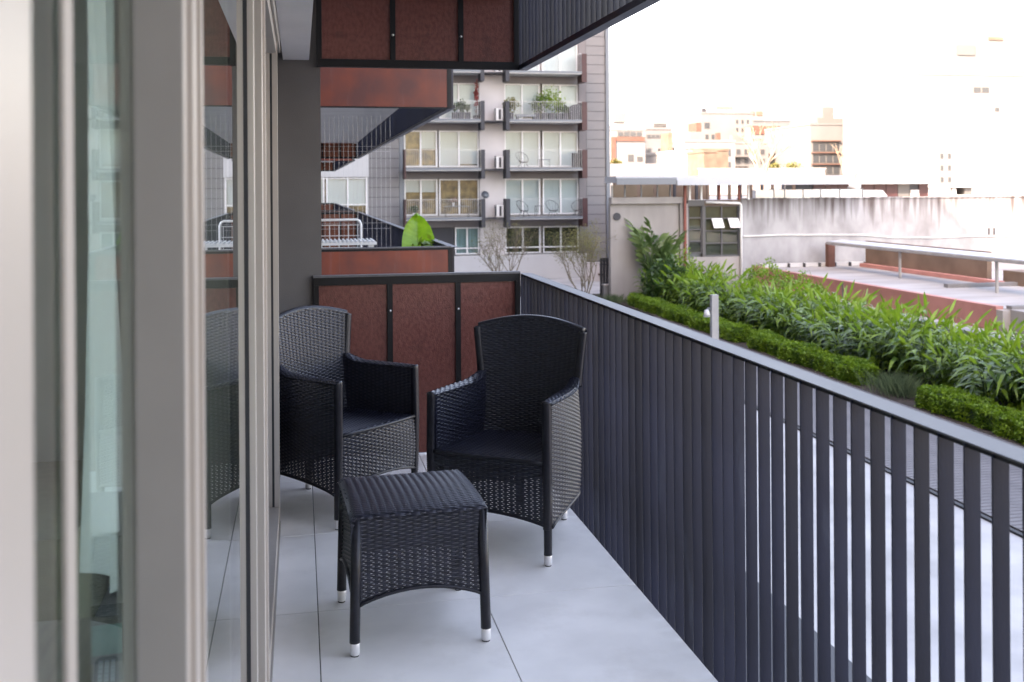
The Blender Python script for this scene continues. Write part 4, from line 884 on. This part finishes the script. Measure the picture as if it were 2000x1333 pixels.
G().tube([(13.65 - 16, -.0, .3 - GZ), (13.65 - 16, .10, .3 - GZ)], [.17, .17], 18).obj('porthole', 'darkgrey', e)
# rain-stained wall
sw_ = empty('stained_wall', 'long pale rendered wall streaked with dark rain stains', 'wall', (0, 0, 0))
G().box(19.52, 37, 44.1, 44.5, GZ, 1.0).obj('wall', 'stained', sw_); 
g = G(); xx = 19.5
while xx < 37: l = random.uniform(.6, 1.5); g.box(xx, min(37.02, xx + l - .01), 44.06, 44.55, 1.002, 1.04 + random.uniform(0, .03)); xx += l
g.obj('coping', 'stained', sw_)
G().tube([(19.6, 44.05, -.66), (21.5, 44.05, -.62), (25.5, 44.05, -.68), (27, 44.05, -.82), (29, 44.05, -.86), (31, 44.05, -.82), (36, 44.05, -.9)], .03, 5).obj('cable', 'whitepaint', sw_)
B('slot', 32.0, 32.10, 44.06, 44.09, -.85, -.45, 'darkgrey', sw_); B('slot', 32.28, 32.38, 44.06, 44.09, -.85, -.45, 'darkgrey', sw_)
# metal duct and the panelled shed above the wall
e, P = thing('air_duct', 'silver air duct lying behind the top of the stained wall', 'duct', 24, 46, .99)
for i, (a, b) in enumerate(((21.1, 22.0), (22.02, 22.55), (22.57, 23.5), (23.52, 24.4), (24.42, 25.4), (25.42, 26.6))): P('segment', a, b, 46, 46.6, .99, 1.42, 'duct'); P('flange', b - .01, b + .03, 45.97, 46.63, .97, 1.45, 'steelgrey')
G().prism_xz([(2.64, 0), (3.9, 0), (3.95, .1), (3.7, .38), (2.64, .40)], .02, .58).obj('hood', 'white', e); G().tube([(2.3, .3, .42), (2.35, .3, .60), (2.6, .3, .62)], [.3, .28, .2], 12).obj('vent', 'white', e, True)
sp, _ = thing('roof_plinth', 'low concrete roof behind the stained wall', 'roof', 30, 50); B('slab', -12, 14, -5.4, 12, 0, .98 - GZ, 'concrete', sp); B('parapet', -12, 14, 11.5, 12, .99 - GZ, 1.1 - GZ, 'concrete', sp)
e, P = thing('panelled_shed', 'rooftop shed clad in brown panels under a pale roof edge', 'shed', 32, 52, .98)
P('body', 27.0, 34.1, 52.1, 55, .98, 1.68, 'darkgrey'); P('roof', 26.6, 34.4, 51.6, 55.3, 1.69, 1.84, 'white_roof')
for i in range(8): x = 27.2 + i * .72; P('panel', x, x + .69, 52.02, 52.09, .99, 1.67, 'darkred' if i < 7 else 'citygrey')
P('white_panel', 33.0, 33.5, 52.0, 52.09, .99, 1.35, 'white'); P('panel', 33.52, 34.08, 52.02, 52.09, .99, 1.67, 'darkred')
e, P = thing('stair_head', 'small beige rooftop stair head with a shaded doorway', 'shed', 40, 60, .5); P('wall', 38.6, 40.9, 60, 63, .5, 1.45, 'offwhite'); P('jamb', 41.0, 41.3, 60, 60.4, .5, 1.4, 'offwhite'); P('roof', 38.4, 42.5, 59.8, 63.2, 1.46, 1.6, 'white'); P('side_wall', 41.9, 42.4, 60, 63, .5, 1.45, 'citygrey')
# low roof with the pink parapet
e, P = thing('low_roof_building', 'low building with a weathered grey flat roof and a pink parapet wall', 'building', 20, 26)
P('body', 20.25, 37, 22.5, 44.05, GZ, -2.06, 'roofdeck'); P('pink_parapet', 20.0, 20.24, 27.2, 36.0, -3.3, -1.99, 'pink'); P('pink_parapet', 20.0, 20.24, 36.03, 44.0, -3.3, -2.0, 'pink')
P('joint', 19.985, 19.998, 35.98, 36.05, -3.2, -2.0, 'steelgrey'); P('plinth', 19.6, 19.99, 22.5, 44, GZ, -2.75, 'concrete'); P('kerb', 22.5, 37, 33.2, 33.45, -2.055, -1.93, 'concrete_dark'); P('kerb', 20.3, 37, 43.6, 44.0, -2.055, -1.9, 'white')
P('parapet_end', 20.0, 22, 26.9, 27.19, -3.3, -2.08, 'concrete'); P('front_kerb', 20.3, 37, 26.9, 27.15, -2.055, -1.96, 'concrete_dark')
for i in range(7): P('roof_clip', 21.5 + i * .75, 21.54 + i * .75, 43.4, 43.62, -2.055, -1.88, 'darkgrey')
e2, P2 = thing('concrete_ledge', 'rough concrete ledge behind the plants at the edge of the low roof', 'wall', 18.6, 24); P2('ledge', 18.3, 19.55, 15, 31, GZ, -2.62, 'concrete'); P2('coping', 18.2, 18.6, 15, 31, -2.615, -2.5, 'concrete_dark')
t = empty('vent_rod', 'thin dark rod standing on the ledge in front of the low roof', 'rod', (18.5, 22.2, -2.5)); G().tube([(0, 0, 0), (0, 0, 1.0)], .012, 5).obj('rod', 'darkgrey', t); [G().tube([(0, 0, z_), (0, 0, z_ + .04)], .035, 6).obj('collar', 'darkgrey', t) for z_ in (.45, .72, .97)]
# open shed at the right
e, P = thing('open_shed', 'open shed with a long pale roof edge over a brown back wall', 'shed', 24, 36, -2.06)
G().add([(22.9 - 24, -8, 1.2), (23.6 - 24, -8, 1.26), (23.6 - 24, 6.5, 1.26), (22.9 - 24, 6.5, 1.2), (22.9 - 24, -8, 1.05), (23.6 - 24, -8, 1.12), (23.6 - 24, 6.5, 1.12), (22.9 - 24, 6.5, 1.05)], [(0, 1, 2, 3), (7, 6, 5, 4), (0, 4, 5, 1), (1, 5, 6, 2), (2, 6, 7, 3), (3, 7, 4, 0)]).obj('roof', 'white_roof', e)
P('gutter', 22.80, 22.88, 28, 42.5, -.98, -.88, 'citypost'); P('back_wall', 25.0, 25.2, 34.5, 43, -2.06, -.9, 'brownwall'); P('kerb', 24.7, 24.99, 33.5, 43, -2.055, -1.9, 'pink'); P('brick_end', 23.3, 23.62, 43.2, 43.5, -2.06, -1.0, 'brick')
for y in (37.0, 31.2): P('post', 22.97, 23.05, y, y + .08, -2.06, -1.02, 'citypost')
P('counter', 25.3, 28, 30.5, 34, -2.06, -1.55, 'brownwall')

# ================================================================== CITY SKYLINE
def grid(x0, x1, z0, z1, nx, nz, fx=.45, fz=.5):
    cw = (x1 - x0) / nx; ch = (z1 - z0) / nz
    return [(x0 + (i + .5 - fx / 2) * cw, x0 + (i + .5 + fx / 2) * cw, z0 + (k + .5 - fz / 2) * ch, z0 + (k + .5 + fz / 2) * ch) for i in range(nx) for k in range(nz)]
def city(label, x0, x1, y, z0, z1, m, wins=(), extra=(), depth=12):
    e, P = thing('city_building', label, 'building', (x0 + x1) / 2, y); P('wall', x0, x1, y, y + depth, GZ, z1, m)
    P('parapet', x0 - .06, x1 + .06, y - .06, y + depth + .06, z1 + .004, z1 + .22, m)
    for (a, b, c, d) in wins:
        fr_ = P('window', a - .06, b + .06, y - .05, y - .004, c - .06, d + .06, 'citygrey'); P('pane', a, b, y - .07, y - .052, c, d, 'citywin', fr_)
    for (nm, a, b, c, d, y0, y1, mm) in extra: P(nm, a, b, y + y0, y + y1, c, d, mm)
    return e, P
city('low apartment house with a brick band on the skyline, next to the far block', 28.9, 32.3, 95, 2, 7.0, 'citywhite', [(29.6 + i * .62, 30.05 + i * .62, 6.5, 6.85) for i in range(4)] + [(30.6, 31.1, 4.1, 4.7), (31.5, 32.0, 4.1, 4.5)], (('brick_band', 29.4, 32.25, 6.0, 6.4, -.12, -.01, 'brick'), ('brick_strip', 28.9, 29.35, 2.7, 6.4, -.12, -.01, 'brick'), ('water_tank', 30.2, 31.4, 8.0, 8.9, 3, 4, 'cityb'), ('tank_stand', 30.3, 31.3, 7.2, 7.99, 3.1, 3.9, 'citywhite')))
city('narrow white block with a dark row of windows on the skyline', 34.0, 36.8, 100, 2, 7.4, 'cityb', [(34.2 + i * .46, 34.56 + i * .46, 6.62, 6.86) for i in range(5)] + [(34.3, 34.6, 5.2, 5.5), (34.3, 34.55, 4.6, 4.9)], (('roof_room', 34.9, 36.4, 7.62, 8.2, .2, 3, 'citywhite'), ('roof_slat', 34.95, 36.35, 7.75, 7.83, .1, .19, 'citygrey'), ('roof_slat', 34.95, 36.35, 7.95, 8.02, .1, .19, 'citygrey'), ('shutter', 34.85, 36.7, 4.1, 5.0, -.1, -.01, 'cityb'), ('garage', 34.9, 36.6, 2.9, 3.7, -.1, -.01, 'cityc')))
e, P = city('grey house with a white cylindrical water tank on the skyline', 33.9, 35.8, 92, 2, 4.75, 'white', [], (('brick_wall', 33.9, 34.3, 4.98, 6.7, 1, 3, 'brownwall'), ('rear_wall', 34.3, 35.8, 4.98, 5.4, 3, 5, 'citygrey')))
G().tube([(35.05 - 34.85, 1.2, 5.0 - GZ), (35.05 - 34.85, 1.2, 6.0 - GZ), (35.05 - 34.85, 1.2, 6.25 - GZ)], [.48, .48, .3], 16).obj('tank', 'white', e, True)
city('small dark brick house left of the leafless tree on the skyline', 34.6, 35.8, 86, 2, 4.6, 'brownwall', depth=4); city('brown rough-walled hut behind the leafless tree', 36.0, 38.6, 90, 2, 4.9, 'brownwall', depth=4)
city('tall white tower block with a brick edge strip on the skyline', 52.0, 59.3, 130, 2, 11.3, 'cityb', [(52.4, 53.1, 9.4, 10.1)] + grid(52.3, 54.0, 3.4, 8.8, 2, 5) + grid(56.6, 58.9, 3.4, 10.8, 3, 7, .3, .4), (('brick_strip', 51.3, 52.0, 7.7, 10.1, 0, 3, 'brick'), ('roof_room', 54.5, 57.8, 11.6, 12.0, 2, 6, 'citywhite'), ('roof_sign', 54.9, 57.4, 12.02, 12.5, 2, 2.2, 'citygrey'), ('roof_vent', 52.6, 53.1, 11.6, 12.1, 1, 1.6, 'darkgrey')))
city('plain white apartment tower in the middle of the skyline', 63.8, 73.0, 140, 2, 11.0, 'cityc', grid(64.0, 65.4, 3.5, 10.4, 2, 6, .4, .45) + grid(68.5, 72.6, 6.0, 10.6, 4, 4, .3, .35), (('roof_room', 63.5, 66.0, 11.3, 12.9, 1, 6, 'citywhite'), ('opening', 63.9, 64.5, 11.9, 12.5, .9, .99, 'brownwall'), ('opening', 64.8, 65.7, 11.9, 12.5, .9, .99, 'brownwall'), ('low_wall', 60.5, 63.7, 2, 4.6, -2, 0, 'citywhite')))
city('white office block with a grid of windows and a roof trellis on the skyline', 57.2, 70.7, 110, 2, 8.6, 'cityb', [(57.45 + i * .84, 58.15 + i * .84, 3.0 + k * 1.32, 3.85 + k * 1.32) for i in range(4) for k in range(3)] + [(66.5, 67.2, 4.3, 4.7), (67.9, 68.4, 3.2, 3.7), (67.9, 68.4, 4.0, 4.4)],
     (('roof_block', 58.6, 63.6, 8.85, 9.5, 1, 8, 'citygrey'), ('cooling_unit', 59.8, 61.2, 9.52, 10.9, 2, 4, 'citygrey'), ('upper_floor', 63.8, 70.7, 8.85, 9.8, 1, 10, 'citywhite'), ('grey_corner', 69.7, 70.72, 7.6, 10.0, -.2, -.01, 'citygrey'), ('grey_panel', 68.7, 69.69, 6.6, 8.3, -.2, -.01, 'citygrey'), ('ledge', 57.2, 60.8, 6.75, 6.85, -.3, -.01, 'terracotta'), ('ledge', 57.2, 60.8, 5.4, 5.48, -.3, -.01, 'terracotta'), ('ledge', 57.2, 60.8, 4.08, 4.16, -.3, -.01, 'terracotta'))
     + tuple(('trellis_post', 64.0 + i * .36, 64.16 + i * .36, 9.81, 11.2 + .04 * i, 1.2, 1.4, 'brownwall') for i in range(19)) + (('trellis_screen', 65.6, 70.6, 10.0, 11.7, 1.5, 1.6, 'brownwall'),))
city('tall blank white building filling the upper end of the skyline', 57.9, 82, 90, 0, 12.2, 'citywhite', [(63.9, 64.6, 10.6, 11.05), (64.8, 65.5, 10.6, 11.05), (66.2, 66.6, 8.8, 9.1)] + grid(60.0, 61.6, 1.6, 5.0, 2, 3, .3, .35), (('upper_block', 62.0, 82, 12.43, 15.6, 1, 12, 'cityb'), ('top_block', 65.6, 82, 15.61, 16.6, 1.5, 12, 'citywhite'), ('recess', 62.8, 64.7, 14.3, 15.25, .9, .99, 'citygrey'), ('slot_window', 66.6, 68.2, 15.9, 16.2, 1.4, 1.49, 'brownwall'), ('drain_pipe', 70.6, 70.7, 5, 13.5, -.12, -.01, 'darkgrey')), depth=14)
city('cream house with two rows of small windows left of the tall tower', 40.2, 45.8, 105, 2, 6.4, 'citywhite', grid(40.5, 45.5, 3.2, 6.0, 6, 2, .4, .5), (('roof_room', 41.5, 43.2, 6.63, 7.6, 2, 5, 'cityb'), ('chimney', 44.6, 45.0, 6.63, 7.5, 2, 2.5, 'brick')))
city('beige apartment house with balconies between the towers on the skyline', 50.0, 55.8, 118, 2, 6.8, 'cityb', grid(50.3, 55.5, 3.0, 6.4, 5, 3, .45, .5), (('balcony', 50.4, 53.0, 4.05, 4.2, -.6, -.01, 'citygrey'), ('balcony', 50.4, 53.0, 5.2, 5.35, -.6, -.01, 'citygrey'), ('water_tank', 52.5, 53.6, 7.03, 8.0, 3, 4, 'citygrey')))
city('distant white slab block with rows of windows behind the boundary wall', 36.9, 39.8, 125, 2, 9.2, 'citywhite', grid(37.0, 39.6, 4.0, 9.0, 4, 6, .5, .4), (('mast', 38.3, 38.36, 9.43, 12.0, 3, 3.06, 'darkgrey'), ('mast_bar', 37.9, 38.8, 11.4, 11.45, 3, 3.06, 'darkgrey')))
city('distant pale block with a brick top floor left of the office block', 58.0, 62.2, 128, 2, 9.6, 'cityb', grid(58.2, 62.0, 4.0, 8.2, 5, 4, .5, .4), (('brick_floor', 58.0, 62.2, 8.5, 9.55, -.1, -.01, 'brick'),))
e, P = thing('boundary_wall', 'white boundary wall with yellow flowering plants behind the pavilion roof', 'wall', 26, 80); P('wall', 22, 28.4, 80, 80.3, GZ, 3.5, 'citywhite'); P('pier', 28.41, 28.8, 79.9, 80.4, GZ, 3.7, 'citywhite')
e, P = thing('stone_wall', 'low rough stone wall at the foot of the white towers', 'wall', 38, 84); P('wall', 33.5, 45, 84, 84.4, GZ, 3.1, 'concrete'); P('coping', 33.4, 45.1, 83.95, 84.45, 3.105, 3.2, 'concrete')
tree('leafless pale tree standing on the skyline behind the pavilion', 37.2, 80, 5.2, 4, .32, None, 0, 'barkpale', stems=3, lean=.28, z=1.2, r=.14)
tree('leafless tree before the white office block', 53.5, 95, 4.5, 3, .35, None, 0, 'barkpale', stems=2, lean=.4, z=1.0, r=.10)
for lab, x, y, z_, r_ in (('yellow flowering bush on the white boundary wall', 25.2, 81.5, 3.6, .5), ('yellow flowering bush beyond the stone wall', 41.0, 85.5, 3.3, .6), ('second yellow bush beyond the stone wall, nearer the tower', 43.0, 86, 3.3, .7)):
    t = empty('flowering_bush', lab, 'bush', (x, y, GZ)); V, F = blob_leaves(300, 0, 0, z_ - GZ, r_, r_, r_ * .7, .2, .3); link('foliage', npmesh('foliage', V, F, 'leaf_olive'), t); G().tube([(0, 0, 0), (0, 0, z_ - GZ)], .05, 5).obj('stem', 'bark', t)
